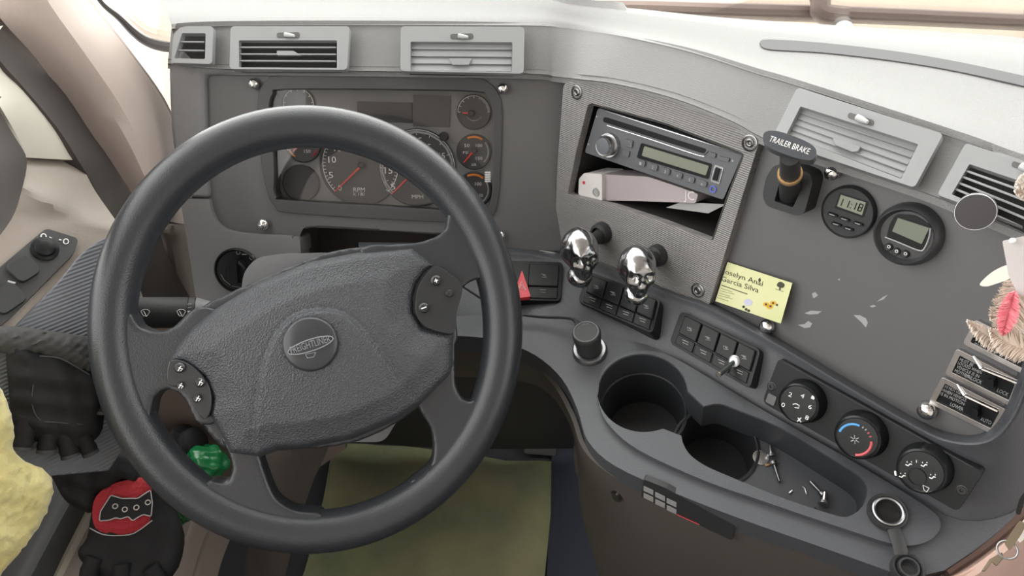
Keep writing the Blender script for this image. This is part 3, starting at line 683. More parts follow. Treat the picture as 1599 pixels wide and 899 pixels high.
for x, y in ((901, 144), (1171, 223), (1090, 453)):
    g = G(); P = W.at(x, y, .012); g.lathe(P, W.n, [(.0085, -.001), (.0085, .0012), (.0072, .0016), (.0068, -.002), (0, -.002)], 24); g.lathe(P, W.n, [(.0045, -.002), (.0045, .001), (.003, .0018), (.0018, .0012), (.0012, 0), (0, 0)], 16)
    ob('screw', g, DSTEEL, t)
# radio
t = thing('car_radio', 'grey single-slot car radio with a long display and six preset buttons', 'radio', W.at(1020, 305))
RAD = mat('radio_grey', (.10, .105, .115), .38)
face = rp([(934, 168), (1160, 240), (1129, 312), (913, 238)], [5, 4, 4, 4]); ro = .002
g = G(); g.px(W, face, off=ro, th=.07); ob('body', g, RAD, t, bev=.0015, seg=2)
WR = W.shift(ro)
g = G(); g.px(WR, rp([(943, 182), (1103, 233), (1099, 240), (941, 190)], 4), off=.0008, th=.001); g.px(WR, rp([(1001, 223), (1112, 256), (1106, 280), (994, 246)], 3), off=.0006, th=.001); ob('dark_trim', g, BLK, t, label='dark disc slot and display surround')
g = G(); g.px(WR, rp([(1006, 228), (1107, 259), (1102, 274), (1002, 243)], 2), off=.0012, th=.001); ob('display', g, LCD2, t)
g = G(); g.wire(WR, [(936, 170), (1158, 241)], .0006, .0005); g.wire(WR, cr([(948, 196), (1020, 219), (1092, 243), (1100, 241), (1106, 236)], 3), .0005, .0008); ob('silver_line', g, STEEL, t)
P = WR.at(953, 226, 0)
g = G(); g.lathe(P, W.n, [(.0155, 0), (.0155, .003), (.0145, .005), (.0125, .005), (.0125, .012), (.0115, .014), (.0095, .0135)], 36); ob('volume_ring', g, STEEL, t)
g = G(); g.lathe(P, W.n, [(.0095, .008), (.0095, .014), (.007, .0145), (0, .0145)], 32); ob('volume_knob', g, mat('knob_grey', (.12, .13, .15), .4), t)
for k in range(6):
    x, y = 1000+k*19.2, 254+k*6.4; g = G(); g.px(WR, rp([(x-7.5, y-7), (x+8, y-2), (x+6, y+7), (x-9, y+2)], 3), off=.0022, th=.003); ob('preset_button', g, RAD, t, bev=.0006)
for x, y, hw, hh in ((982, 224, 6, 7), (978, 240, 5, 6), (1112, 242, 6, 5), (1130, 248, 9, 5)):
    g = G(); g.px(WR, rp([(x-hw, y-hh), (x+hw, y-hh+hw*.5), (x+hw-2, y+hh), (x-hw-2, y+hh-hw*.5)], 2), off=.002, th=.003); ob('button', g, RAD, t, bev=.0006)
g = G(); g.px(WR, rp([(1116, 257), (1130, 262), (1123, 288), (1109, 283)], 2), off=.001, th=.001, holes=[rp([(1118, 260), (1128, 264), (1122, 285), (1112, 281)], 1)]); ob('usb_frame', g, STEEL, t)
g = G(); g.px(WR, [(1117, 262), (1124, 264), (1119, 282), (1112, 280)], off=.0012, th=.001); ob('usb_port', g, BLK, t)
g = G(); g.ring(WR.at(1114, 295, 0), W.n, [(.004, 0), (.004, .0012), (.0026, .0012), (.0026, 0)], 20); ob('aux_ring', g, mat('aux_blue', (.1, .13, .5), .4), t)
g = G()
for k in range(6): g.text(str(k+1), WR, (998+k*19.2, 257+k*6.4), (1001+k*19.2, 258+k*6.4), 5, .0025)
g.wire(WR, [(979, 227), (982, 221), (987, 229)], .0003, .0023, closed=True); g.wire(WR, [(933, 225), (936, 229), (935, 233)], .0004, .0004)
for q in ((932, 182), (919, 225), (1144, 251)): g.lathe(WR.at(*q, 0), W.n, [(.0012, 0), (.0012, .0004), (0, .0004)], 10)
ob('button_marks', g, SOFTW, t)
# things in the pocket
t = thing('power_bank', 'slim white power bank lying in the pocket under the radio', 'power bank', W.at(1000, 316, -.02))
WHP = mat('white_plastic', (.62, .6, .6), .4); PK = mat('pink_grey', (.36, .32, .33), .4)
g = G(); g.px(W, rp([(938, 272), (1012, 276), (1066, 294), (1090, 303), (1086, 317), (1000, 314), (938, 313)], 3), off=-.004, th=.035); ob('body', g, PK, t, bev=.003, seg=3, label='greyish pink long body')
g = G(); g.px(W, rp([(912, 270), (940, 272), (940, 314), (913, 311), (903, 303), (904, 279)], 3), off=.002, th=.042); ob('end_cap', g, WHP, t, bev=.003, seg=3)
g = G(); P = W.at(931, 300, .002); g.ring(P, W.n, [(.0055, 0), (.0055, .0012), (.0042, .0012), (.0042, 0)], 24); g.lathe(P, W.n, [(.0035, 0), (.0035, .001), (0, .0012)], 20); ob('button', g, SOFTW, t)
g = G(); g.lathe(W.at(912, 285, .002), W.n, [(.0022, 0), (.0022, .0006), (0, .0006)], 12); ob('indicator', g, RED, t)
g = G(); g.text('JC', W.shift(-.004), (1068, 311), (1084, 313), 14, .0005); ob('lettering', g, WHP, t)
g = G(); g.px(W, [(1062, 316), (1134, 319), (1106, 333), (1040, 324)], off=-.008, th=.002); ob('folded_paper', g, mat('paper_grey', (.3, .3, .3), .7), None, 'folded grey paper at the right end of the pocket under the radio', 'paper')
# ---------------------------------------------------------------- skull knobs
def skull(bx, by, cx, cy, rp_, label, tilt, spin):
    t = thing('skull_knob', label, 'brake knob', W.at(bx, by, 0), 'chrome skull brake knobs')
    A = W.at(bx, by, .012); r0 = W.R(bx, by, 17, .012)
    g = G(); g.lathe(A, W.n, [(r0, -.001), (r0, .004), (r0*.9, .010), (r0*.62, .012), (r0*.55, .008), (0, .008)], 32); ob('collar', g, BLKM, t)
    C_ = W.shift(.075).at(cx, cy)
    g = G(); g.tube([A, A*.5+C_*.5, C_], [r0*.6, r0*.5, r0*.5], 16); ob('shaft', g, BLKM, t)
    R0 = W.shift(.075).R(cx, cy, rp_)
    back = W.n  # face looks along local -y
    M = (Matrix.Rotation(math.radians(spin), 3, 'Z') @ Matrix.Rotation(math.radians(tilt), 3, 'X'))
    def ga(d, x, y, z, s): return math.exp(-((d.x-x)**2+(d.y-y)**2+(d.z-z)**2)/(s*s))
    def fn(d):
        k = 1.0
        k += .10*ga(d, 0, .5, .7, .7)
        for sx in (-1, 1):
            k -= .30*ga(d, .38*sx, -.88, .06, .20)      # eye sockets
            k += .13*ga(d, .40*sx, -.84, .34, .17)      # brow
            k += .12*ga(d, .62*sx, -.66, -.28, .20)     # cheekbone
            k -= .22*ga(d, .72*sx, -.25, -.62, .30)     # hollow behind the jaw
            k -= .10*ga(d, .88*sx, -.35, .1, .22)       # temple
        k -= .20*ga(d, 0, -.95, -.24, .11)              # nose
        k += .08*ga(d, 0, -.98, -.02, .10)
        k += .45*ga(d, 0, -.62, -.78, .42)              # jaw
        k -= .16*ga(d, 0, -.80, -.56, .09)
        if -.72 < d.z < -.38 and d.y < -.4: k += .02*math.sin(d.x*44)
        return k
    g = G(); g.ell(C_, (R0*.98, R0*1.08, R0*1.12), M, 72, 56, fn)
    ob('skull', g, CHR2, t, ang=80)
    Jc = C_ + M @ V((0, -R0*.42, -R0*1.40))
    g = G(); g.ell(Jc, (R0*.66, R0*.66, R0*.55), M, 40, 28, lambda d: 1-.35*ga(d, 0, -.3, 1, .5)+.08*ga(d, 0, -.9, -.4, .3)+(.03*math.sin(d.x*30) if d.z > .3 and d.y < 0 else 0))
    ob('jaw', g, CHR2, t, ang=80)
CHR2 = mat('chrome_worn', (.42, .43, .44), .17, metal=1, bump=.3, scale=160)
skull(942, 363, 905, 391, 29, 'chrome skull knob on the left, nearer the hazard switch', 8, 20)
skull(1028, 398, 995, 418, 29, 'chrome skull knob on the right, over the four-way switch pod', 4, 8)
# ---------------------------------------------------------------- trailer brake
t = thing('trailer_brake_lever', 'black trailer brake lever with a lettered T handle', 'lever', W.at(1235, 335))
g = G(); g.px(W, rp([(1190, 306), (1196, 276), (1210, 256), (1246, 263), (1266, 272), (1269, 285), (1256, 333), (1244, 337), (1197, 322)], 9), off=.022, th=.022, holes=[rp([(1217, 286), (1250, 297), (1238, 324), (1209, 314)], 3)]); ob('base', g, BLKM, t, bev=.006, seg=4)
g = G(); g.px(W, [(1208, 280), (1256, 294), (1240, 328), (1204, 318)], off=.008, th=.004); ob('slot', g, VENTD, t)
a, b = W.at(1233, 308, .004), W.at(1234, 244, .085)
g = G(); g.tube([a, a*.6+b*.4, b], [.010, .0095, .0085], 14); ob('stalk', g, BLKM, t)
m_ = a*.40+b*.60; ax = (b-a).normalized()
g = G(); g.ring(m_, ax, [(.0085, -.002), (.0108, -.002), (.0108, .003), (.0085, .003)], 28); ob('ring', g, mat('brass', (.6, .38, .18), .35, metal=.6), t, label='brass coloured ring')
WT = Plane(b, (W.n*.6+V((0, -.3, .6))), W.u)
oh = cr([(1191, 214), (1196, 205), (1212, 204), (1236, 211), (1260, 221), (1273, 231), (1274, 242), (1266, 250), (1245, 247), (1218, 238), (1196, 227)], 4, closed=True)
g = G(); g.px(WT, oh, off=.006, th=.013); ob('handle', g, mat('handle_blue_black', (.05, .055, .065), .35), t, bev=.004, seg=4)
g = G(); g.text('TRAILER BRAKE', WT, (1200, 220), (1262, 241), 9, .0065); ob('lettering', g, WHITE, t)
# ---------------------------------------------------------------- round gauges
t = thing('digital_clock', 'round black digital clock with five small buttons', 'clock', W.at(1324, 370))
P = W.at(1324, 331, .004); r = W.R(1324, 331, 41, .004)
g = G(); g.lathe(P, W.n, [(r, -.004), (r, .001), (r*.96, .003), (r*.91, .001), (0, .001)], 56); ob('body', g, BLKM, t)
W5 = W.shift(.005)
g = G(); g.px(W5, rp([(1311, 301), (1356, 315), (1348, 340), (1303, 325)], 2), off=.0006, th=.001); ob('display_surround', g, BLK, t)
g = G(); g.px(W5, [(1313, 304), (1352, 316), (1346, 336), (1307, 322)], off=.001, th=.001); ob('display', g, LCD, t)
g = G()
def seg(x, y, ch):
    A_ = {'1': [((1, 0), (1, 1)), ((1, 1), (1, 2))], '8': [((0, 0), (1, 0)), ((1, 0), (1, 2)), ((1, 2), (0, 2)), ((0, 2), (0, 0)), ((0, 1), (1, 1))]}[ch]
    for p, q in A_: g.wire(W5, [(x+p[0]*5-p[1]*2, y+p[0]*1.6+p[1]*5.2), (x+q[0]*5-q[1]*2, y+q[0]*1.6+q[1]*5.2)], .0005, .0012)
seg(1312, 309, '1'); seg(1322, 312, '1'); seg(1333, 315, '1'); seg(1343, 318, '8')
g.wire(W5, [(1330, 318), (1329.5, 319)], .0005, .0012); g.wire(W5, [(1328, 324), (1327.5, 325)], .0005, .0012); ob('digits', g, BLK, t)
for x, y in ((1299, 335), (1318, 342), (1339, 349), (1305, 350), (1324, 357)):
    g = G(); g.px(W5, rp([(x-7, y-4), (x+8, y+1), (x+7, y+5), (x-8, y)], 2), off=.003, th=.003); o = ob('button', g, BLK, t, bev=.0008)
    g = G(); g.wire(W5, [(x-4, y-1), (x+4, y+1.5)], .0005, .0032); ob('button_mark', g, SOFTW, o)
t = thing('display_gauge', 'thick-rimmed round black gauge with a blank greenish display, right of the clock', 'gauge', W.at(1421, 410))
P = W.at(1421, 364, 0); r = W.R(1421, 364, 48.5, 0)
g = G(); g.lathe(P, W.n, [(r, 0), (r*1.0, .006), (r*.94, .012), (r*.86, .014), (r*.80, .010), (r*.76, .0085), (0, .0085)], 56, sx=1.0); ob('body', g, mat('gauge_ring', (.04, .041, .044), .4), t)
W9 = W.shift(.0085)
g = G(); g.px(W9, rp([(1399, 334), (1428, 336), (1454, 352), (1450, 375), (1440, 390), (1425, 388), (1384, 372), (1389, 350)], 6), off=.001, th=.002); ob('screen_surround', g, BLK, t)
g = G(); g.wire(W9, cr([(1382, 370), (1405, 379), (1435, 391), (1444, 387), (1451, 370), (1453, 356)], 3), .0007, .001); ob('screen_edge', g, SOFTW, t)
g = G(); g.px(W9, [(1402, 340), (1451, 356), (1439, 381), (1393, 361)], off=.0014, th=.001); ob('display', g, mat('lcd_blank', (.15, .17, .13), .3), t)
for x, y in ((1388, 385), (1400, 392), (1414, 396)):
    g = G(); g.lathe(W9.at(x, y), W.n, [(.0036, 0), (.0036, .002), (.0028, .003), (0, .003)], 18); o = ob('button', g, BLKM, t)
    g = G(); g.ring(W9.at(x, y, .0032), W.n, [(.0014, 0), (.0014, .0003), (.0009, .0003), (.0009, 0)], 14); ob('button_mark', g, WHITE, o)
t = thing('phone_mount', 'round black magnetic phone mount clipped to the right-hand vent', 'phone mount', VW.at(1523, 360, .02))
MP = Plane(VW.at(1523, 331, .035), (W.n*1.2+V((-.1, -.5, .35))), W.u); r = MP.R(1523, 331, 29)
g = G(); g.lathe(MP.P, MP.n, [(r*.8, -.010), (r, -.008), (r, -.001), (r*.97, 0)], 44); ob('rim', g, STEEL, t)
g = G(); g.lathe(MP.P, MP.n, [(r*.95, -.004), (r*.95, .0006), (0, .0012)], 44); ob('disc', g, mat('disc_black', (.035, .033, .035), .6), t)
g = G(); g.tube([MP.P-MP.n*.008, MP.P-MP.n*.045], .007, 12); ob('clip', g, BLKM, t)
# ---------------------------------------------------------------- card
CP = plane3(W.at(1136, 409, .004), W.at(1237, 442, .010), W.at(1219, 505, .014))
CARD = mat('card_yellow', (.56, .60, .30), .5, col2=(.66, .66, .40), vscale=14)
t = thing('business_card', 'pale yellow-green business card tucked against the radio surround', 'card', CP.at(1180, 490))
g = G(); g.px(CP, [(1136, 409), (1237, 442), (1219, 505), (1117, 470)], off=0, th=.0006); ob('paper', g, CARD, t)
g = G(); g.text('Joselyn Anaí', CP, (1128, 426), (1191, 447), 8, .0004); g.text('Garcia Silva', CP, (1126, 438), (1184, 457), 8, .0004)
INK = mat('ink_brown', (.05, .05, .03), .7)
g.wire(CP, [(1127, 445), (1167, 459)], .0005, .0002); ob('printed_name', g, INK, t)
g = G()
for k in range(5): g.wire(CP, [(1126-k*1.5, 450+k*3.6), (1143-k*1.5+(k % 2)*5, 455.5+k*3.6)], .0003, .0002)
g.wire(CP, [(1211, 451), (1223, 455)], .0004, .0002)
ob('fine_print', g, mat('ink_grey', (.25, .25, .15), .7), t)
g = G(); g.px(CP, cr([(1213, 446), (1215, 441), (1220, 440), (1225, 444), (1223, 449), (1218, 449)], 3, closed=True), off=.0003, th=.0003); g.px(CP, [(1217, 448), (1219, 448), (1219, 453), (1216, 453)], off=.0003, th=.0003)
g.px(CP, circ((1186, 437), 2, 8, 3), off=.0003, th=.0003); ob('tree_emblem', g, INK, t)
g = G()
for x, y in ((1196, 475), (1207, 473), (1202, 479)): g.px(CP, circ((x, y), 5, 12, 3.5), off=.0003, th=.0003)
ob('yellow_flower', g, mat('flower_gold', (.65, .38, .04), .6), t)
g = G()
for x, y in ((1196, 475), (1207, 473), (1203, 478), (1213, 476)): g.px(CP, circ((x, y), 1.8, 8), off=.0005, th=.0003)
for x, y in ((1161, 479), (1165, 483), (1169, 485)): g.px(CP, circ((x, y), 2.2, 8), off=.0005, th=.0003)
ob('flower_centre', g, INK, t)
g = G(); g.px(CP, circ((1168, 472), 7, 14, 5.5), off=.0003, th=.0003); ob('white_flower', g, mat('flower_lilac', (.5, .5, .62), .6), t)
# ---------------------------------------------------------------- switch pods
def loc_pl(a, b, c): return plane3(DW(*a, .022, 870), DW(*b, .022, 870), S.at(*c, 0))
def pod(label, pl, cor, cols, split=.62, hazard=None, marks=()):
    t = thing('switch_pod', label, 'switch panel', pl.at((cor[2][0]+cor[3][0])/2, (cor[2][1]+cor[3][1])/2), 'black rocker switch pods')
    g = G(); g.px(pl, rp(cor, 9), off=.006, th=.02); ob('housing', g, BLK, t, bev=.003, seg=3)
    def q(u_, v_): return lerp(lerp(cor[0], cor[1], u_), lerp(cor[3], cor[2], u_), v_)
    m0, m1 = .05, .95
    for k in range(cols):
        u0, u1 = m0+(m1-m0)*k/cols+.006, m0+(m1-m0)*(k+1)/cols-.006
        if hazard == k: continue
        g = G(); A_, B2, C2, D2 = q(u0, .07), q(u1, .07), q(u1, split), q(u0, split)
        g.px(pl, [A_, B2, C2, D2], off=.0095, th=.004); o = ob('rocker', g, BLK, t, bev=.0012, seg=2)
        g = G(); g.px(pl, [q(u0, split+.03), q(u1, split+.03), q(u1, .93), q(u0, .93)], off=.0075, th=.003); ob('legend_cap', g, BLK, t, bev=.0008)
    g = G()
    for s_, (x, y), hw, h in marks: g.text(s_, pl, (x-hw, y-hw*sl), (x+hw, y+hw*sl), h, .0098)
    for k in range(cols):
        if hazard == k: continue
        x, y = q(m0+(m1-m0)*(k+.5)/cols, .36); g.wire(pl, [(x-4, y-3), (x+3, y-1), (x+4, y+3), (x-3, y+2)], .0003, .0097, closed=(k % 2 == 0)); g.wire(pl, [(x-1, y-1), (x+2, y+1)], .0004, .0097)
        x, y = q(m0+(m1-m0)*(k+.5)/cols, .74); g.wire(pl, [(x-5, y-1-5*sl), (x+5, y-1+5*sl)], .00035, .0079); g.wire(pl, [(x-4, y+3-4*sl), (x+4, y+3+4*sl)], .00035, .0079)
    ob('switch_symbols', g, SOFTW, t)
    return t
sl = .02
P1 = loc_pl((790, 394), (866, 402), (838, 496))
t = pod('black switch pod with the red hazard triangle, nearest the wheel', P1, [(772, 406), (880, 409), (876, 470), (770, 467)], 2, hazard=0)
g = G(); g.px(P1, rp([(815, 421), (829, 463), (800, 466)], 3), off=.012, th=.006); o = ob('hazard_button', g, RED, t, bev=.002, label='red hazard triangle button')
g = G(); g.wire(P1, [(814.5, 439), (821, 452), (808, 452)], .0005, .0123, closed=True); g.wire(P1, [(814.5, 444), (818, 450), (811, 450)], .0004, .0123, closed=True); ob('triangle_symbol', g, WHITE, o)
sl = .36
P2 = loc_pl((930, 416), (1030, 452), (950, 536))
pod('black switch pod under the skull knobs, four rockers', P2, [(918, 423), (1032, 466), (1019, 521), (902, 471)], 4)
sl = .45
P3 = loc_pl((1060, 463), (1180, 518), (1110, 623))
t = pod('black switch pod with a small key standing in it, under the yellow card', P3, [(1063, 485), (1188, 546), (1171, 607), (1045, 535)], 4)
# little key-like lever in this pod
a, b = P3.at(1147, 564, .008), P3.at(1122, 585, .035)
t = thing('toggle_lever', 'small dark metal toggle sticking out of the four-way switch pod', 'toggle', a)
g = G(); g.lathe(a, P3.n, [(.0065, 0), (.0065, .002), (.0045, .003), (.004, .003), (0, .003)], 24); ob('collar', g, SATIN, t)
g = G(); g.tube([a, b], [.0022, .0030], 10); ob('stem', g, mat('toggle_dark', (.08, .1, .1), .3, metal=.5), t)
g = G(); d_ = (b-a).normalized(); g.lathe(b, d_, [(.0033, -.001), (.0033, .0008), (0, .0012)], 16); ob('tip', g, STEEL, t)
# ---------------------------------------------------------------- climate controls
P4 = loc_pl((1200, 529), (1430, 665), (1330, 738))
t = thing('climate_panel', 'long black climate panel with three round knobs', 'climate control', P4.at(1350, 740))
cor = [(1216, 558), (1536, 737), (1496, 799), (1190, 628)]
g = G(); g.px(P4, rp(cor, 10), off=.005, th=.02); ob('plate', g, BLK, t, bev=.003, seg=3)
g = G(); g.wire(P4, [(1224, 565), (1520, 730)], .0006, .0055); ob('upper_edge', g, BLKM, t)
for x, y in ((1205, 603), (1502, 765)):
    g = G(); g.lathe(P4.at(x, y, .005), P4.n, [(.0048, 0), (.0048, .0006), (.0035, .0008), (.0035, .002), (.0015, .002), (.001, .001), (0, .001)], 20); ob('screw', g, mat('screw_black', (.03, .03, .03), .35, metal=.7) if 'screw_black' not in MATS else MATS['screw_black'], t)
g = G(); g.px(P4, rp([(1200, 613), (1213, 620), (1208, 634), (1195, 627)], 2), off=.0065, th=.002); ob('small_button', g, PANEL, t, bev=.0005)
def cknob(cx, cy, rp_, label, h=.017):
    PK_ = P4.shift(.005+h); r = PK_.R(cx, cy, rp_); P = PK_.at(cx, cy) - P4.n*h
    g = G(); g.lathe(P, P4.n, [(r*1.06, 0), (r*1.04, .002), (r, .004), (r*.98, h*.75), (r*.94, h*.95), (r*.86, h), (r*.82, h-.0008), (0, h-.0008)], 56)
    return ob('knob', g, KNOBM, t, label=label), P4.shift(.005+h-.0008), r
o, KP, r = cknob(1246, 630, 33, 'fan speed knob with numbers')
g = G()
for s_, x, y in (('0', 1222, 632), ('2', 1233, 616), ('4', 1252, 618), ('6', 1264, 635), ('8', 1259, 652)): g.text(s_, KP, (x-2.6, y+3-1.2), (x+2.6, y+3+1.2), 7, .0004)
g.wire(KP, [(1238, 631), (1243, 630), (1248, 633), (1247, 637), (1241, 636)], .0005, .0003); g.wire(KP, [(1246, 652), (1251, 659)], .0006, .0003); g.wire(KP, [(1251, 652), (1245, 658)], .0006, .0003)
g.px(KP, rp([(1268, 617), (1273, 619), (1271, 624), (1266, 622)], 1), off=.0004, th=.0005); ob('markings', g, WHITE, o)
o, KP, r = cknob(1338, 683, 36, 'temperature knob with blue and red arc')
c = KP.uv(1335, 686); rr2 = r*.66
def arc(a0, a1, n=14): return [KP.W((c[0]+rr2*math.cos(math.radians(a)), c[1]+rr2*math.sin(math.radians(a))), .0004) for a in [a0+(a1-a0)*i/n for i in range(n+1)]]
g = G(); g.tube(arc(185, 100), .0011, 6); ob('cold_arc', g, BLUE, o)
g = G(); g.tube(arc(30, -60), .0012, 6)
for a in (62, 48): g.tube(arc(a+2, a-2, 2), .0011, 6)
ob('hot_arc', g, mat('hot_red', (.6, .1, .12), .5), o)
g = G()
for a in (88, 76): g.tube(arc(a+2, a-2, 2), .001, 6)
for k in range(6): a = k*math.pi/3; g.wuv(KP, [(c[0]+.001*math.cos(a), c[1]+.001*math.sin(a)), (c[0]+.0042*math.cos(a), c[1]+.0042*math.sin(a))], .0004, .0004)
ob('snowflake', g, SOFTW, o)
o, KP, r = cknob(1438, 736, 37, 'air direction knob with vent symbols')
g = G()
for x, y in ((1409, 743), (1419, 725), (1443, 726), (1456, 745)):
    g.wire(KP, [(x-5, y), (x-1, y+2), (x+2, y-1), (x+5, y)], .0006, .0004); g.wire(KP, [(x-3, y-4), (x-2, y-4)], .0007, .0004); g.wire(KP, [(x+4, y-4), (x+5, y-4)], .0007, .0004)
g.wire(KP, [(1441, 757), (1451, 762), (1447, 768), (1443, 765)], .0004, .0004, closed=True); g.px(KP, rp([(1396, 735), (1399, 735), (1400, 743), (1397, 742)], 1), off=.0004, th=.0005); g.wire(KP, [(1431, 718), (1431, 722)], .0004, .0003)
ob('markings', g, WHITE, o)
cc = KP.uv(1432, 744); g = G(); g.ring(KP.W(cc, 0), P4.n, [(r*.36, 0), (r*.36, .0012), (r*.33, .0012), (r*.33, 0)], 36); ob('inner_ring', g, BLK, o)
# ---------------------------------------------------------------- chrome switch plates
def plate(label, c4, lines, guard, toggle, labs):
    t = thing('switch_plate', label, 'switch plate', W.at(c4[3][0]+20, c4[3][1]), 'chrome bezelled switch plates on the right')
    cx = sum(q[0] for q in c4)/4; cy = sum(q[1] for q in c4)/4
    inn = [lerp(q, (cx, cy), .0) for q in c4]
    o_uv = W.L(rp(c4, 7), .004); i4 = [W.uv(*q, .004) for q in c4]
    def ins(i, d):
        p, a, b = V(i4[i]), V(i4[i-1]), V(i4[(i+1) % 4]); return p + (a-p).normalized()*d + (b-p).normalized()*d
    ii = [ins(i, .0048) for i in range(4)]
    g = G(); g.slab(W, o_uv, [rp(ii, .001)], off=.005, th=.005); ob('frame', g, CHRD, t, bev=.0015, seg=3)
    g = G(); g.slab(W, rp([ins(i, .004) for i in range(4)], .001), off=.0028, th=.002); ob('face', g, BLK, t)
    g = G()
    for s_, a, b, h in labs: g.text(s_, W, a, b, h, .0034)
    ob('lettering', g, SOFTW, t)
    if toggle:
        x, y = toggle; g = G(); P = W.at(x, y, .003); g.px(W, rp([(x-9, y-9), (x+9, y-4), (x+6, y+10), (x-11, y+5)], 4), off=.006, th=.004); g.px(W, rp([(x-3, y-7), (x+4, y-5), (x+3, y+9), (x-5, y+7)], 3), off=.013, th=.009); ob('rocker', g, BLK, t, bev=.0015)
    if guard:
        g = G(); a, b, e = guard; A2, B2, E2 = W.at(*a, .016), W.at(*b, .020), W.at(*e, .018)
        g.tube([A2, B2], [.0009, .0018], 8); g.tube([B2, E2], .0022, 8, sq=.6); ob('guard', g, CHROME, t)
CHRD = mat('chrome_soft', (.55, .53, .52), .2, metal=1)
CHRD.node_tree.nodes['Principled BSDF'].inputs['Roughness'].default_value = .32
plate('topmost of the three chrome switch plates, lettered OUT and LOCK, half behind the feathers', [(1523, 498), (1625, 549), (1606, 588), (1503, 536)], 0, None, None, [('OUT', (1519, 540), (1532, 546), 7), ('LOCK', (1536, 548), (1554, 556), 7)])
plate('middle chrome switch plate, lettered UNLOCK and LOCK', [(1494, 543), (1598, 597), (1582, 636), (1475, 583)], 0, ((1520, 556), (1533, 575), (1588, 597)), (1548, 600),
      [('MUST BE', (1498, 563), (1519, 572), 5), ('LOCKED WHEN', (1495, 568), (1532, 584), 5), ('VEHICLE IS IN', (1493, 574), (1528, 590), 5), ('MOTION', (1490, 580), (1513, 590), 5), ('UNLOCK', (1506, 588), (1532, 600), 6), ('LOCK', (1556, 611), (1573, 619), 6)])
plate('lowest chrome switch plate, lettered LOWER, beside the large chrome screw cap', [(1471, 587), (1574, 640), (1553, 679), (1450, 628)], 0, ((1495, 600), (1507, 617), (1558, 641)), (1523, 645),
      [('DO NOT USE', (1473, 604), (1500, 616), 5), ('WHEN VEHICLE', (1470, 610), (1508, 627), 5), ('IS IN MOTION', (1468, 616), (1505, 633), 5), ('LOWER', (1483, 633), (1503, 642), 6), ('AUTO', (1530, 656), (1547, 663), 6)])
# ---------------------------------------------------------------- sockets, charger, cable
def sring(px, py, rpx, h=0): return S.W(S.uv(px, py), h)
t = thing('phone_charger', 'black car charger plugged into a chrome ringed socket', 'charger', S.at(921, 548))
P = S.at(921, 548, .007); r = S.R(921, 548, 23)
P = S.at(921, 548)
g = G(); g.lathe(P, S.n, [(r, 0), (r, .003), (r*.9, .006), (r*.74, .006), (r*.70, .001), (0, .001)], 44); ob('socket_ring', g, SATIN, t)
hh = .038; r2 = S.shift(hh).R(915, 518, 18.5); top_c = S.shift(hh).at(915, 518)
ax = (top_c-P).normalized(); LL = (top_c-P).length
g = G(); g.lathe(P, ax, [(r2*.86, 0), (r2*.9, LL*.3), (r2, LL*.85), (r2, LL-.002), (r2*.93, LL), (0, LL+.0004)], 40); ob('plug', g, BLKM, t)
TPp = Plane(top_c, ax, (1, 0, 0))
g = G(); g.ring(top_c, ax, [(r2*.88, 0), (r2*.88, .0008), (r2*.82, .0008), (r2*.82, 0)], 40); g.text('USB 2.1A', TPp, (909, 508), (920, 506), 3, .0008); ob('cap_ring', g, PANEL, t)
g = G(); cpts = [S.at(902, 504, .030), S.at(896, 499, .026), S.at(880, 496, .018), S.at(850, 495, .012), S.at(820, 492, .012), S.at(790, 486, .014), S.at(765, 474, .02), S.at(735, 455, .03), S.at(712, 440, .04)]
g.tube(cr([top_c-ax*.006-V((.012, 0, 0))]+cpts, 6), .0017, 8); ob('cable', g, mat('cable_black', (.03, .03, .033), .3), t)
g = G(); g.tube([top_c-ax*.006-V((.010, 0, 0)), cpts[0], cpts[1]], [.004, .0034, .002], 10); ob('strain_relief', g, BLKM, t)
t = thing('power_socket', 'open round power socket with a pale ring at the right end of the tray', 'power socket', S.at(1385, 801))
P = S.at(1385, 801, .007); r = S.R(1385, 801, 28, .007)
g = G(); g.lathe(P, S.n, [(r, -.001), (r, .003), (r*.93, .0055), (r*.8, .0045), (r*.8, -.0), (0, -.0)], 44); ob('collar', g, BLKM, t)
g = G(); g.ring(P, S.n, [(r*.80, 0), (r*.79, .006), (r*.72, .0068), (r*.64, .006), (r*.62, .0)], 44); ob('metal_ring', g, SATIN, t)
g = G(); g.lathe(P, S.n, [(r*.62, .001), (0, .001)], 32); ob('hole', g, VENTD, t)
g = G(); P2_ = S.at(1417, 888, .004); r2 = S.R(1417, 888, 24, .004)
g.lathe(P2_, S.n, [(r2, -.012), (r2, .004), (r2*.92, .006), (r2*.78, .004), (r2*.7, .002), (r2*.62, .006), (r2*.5, .006), (r2*.45, .0), (0, .0)], 40); ob('cap', g, BLKM, t, label='round rubber cap on a strap')
g = G(); g.tube([S.at(1396, 826, .010), S.at(1403, 845, .011), S.at(1408, 866, .008)], .006, 8, sq=.4, up=S.n); ob('strap', g, BLKM, t)
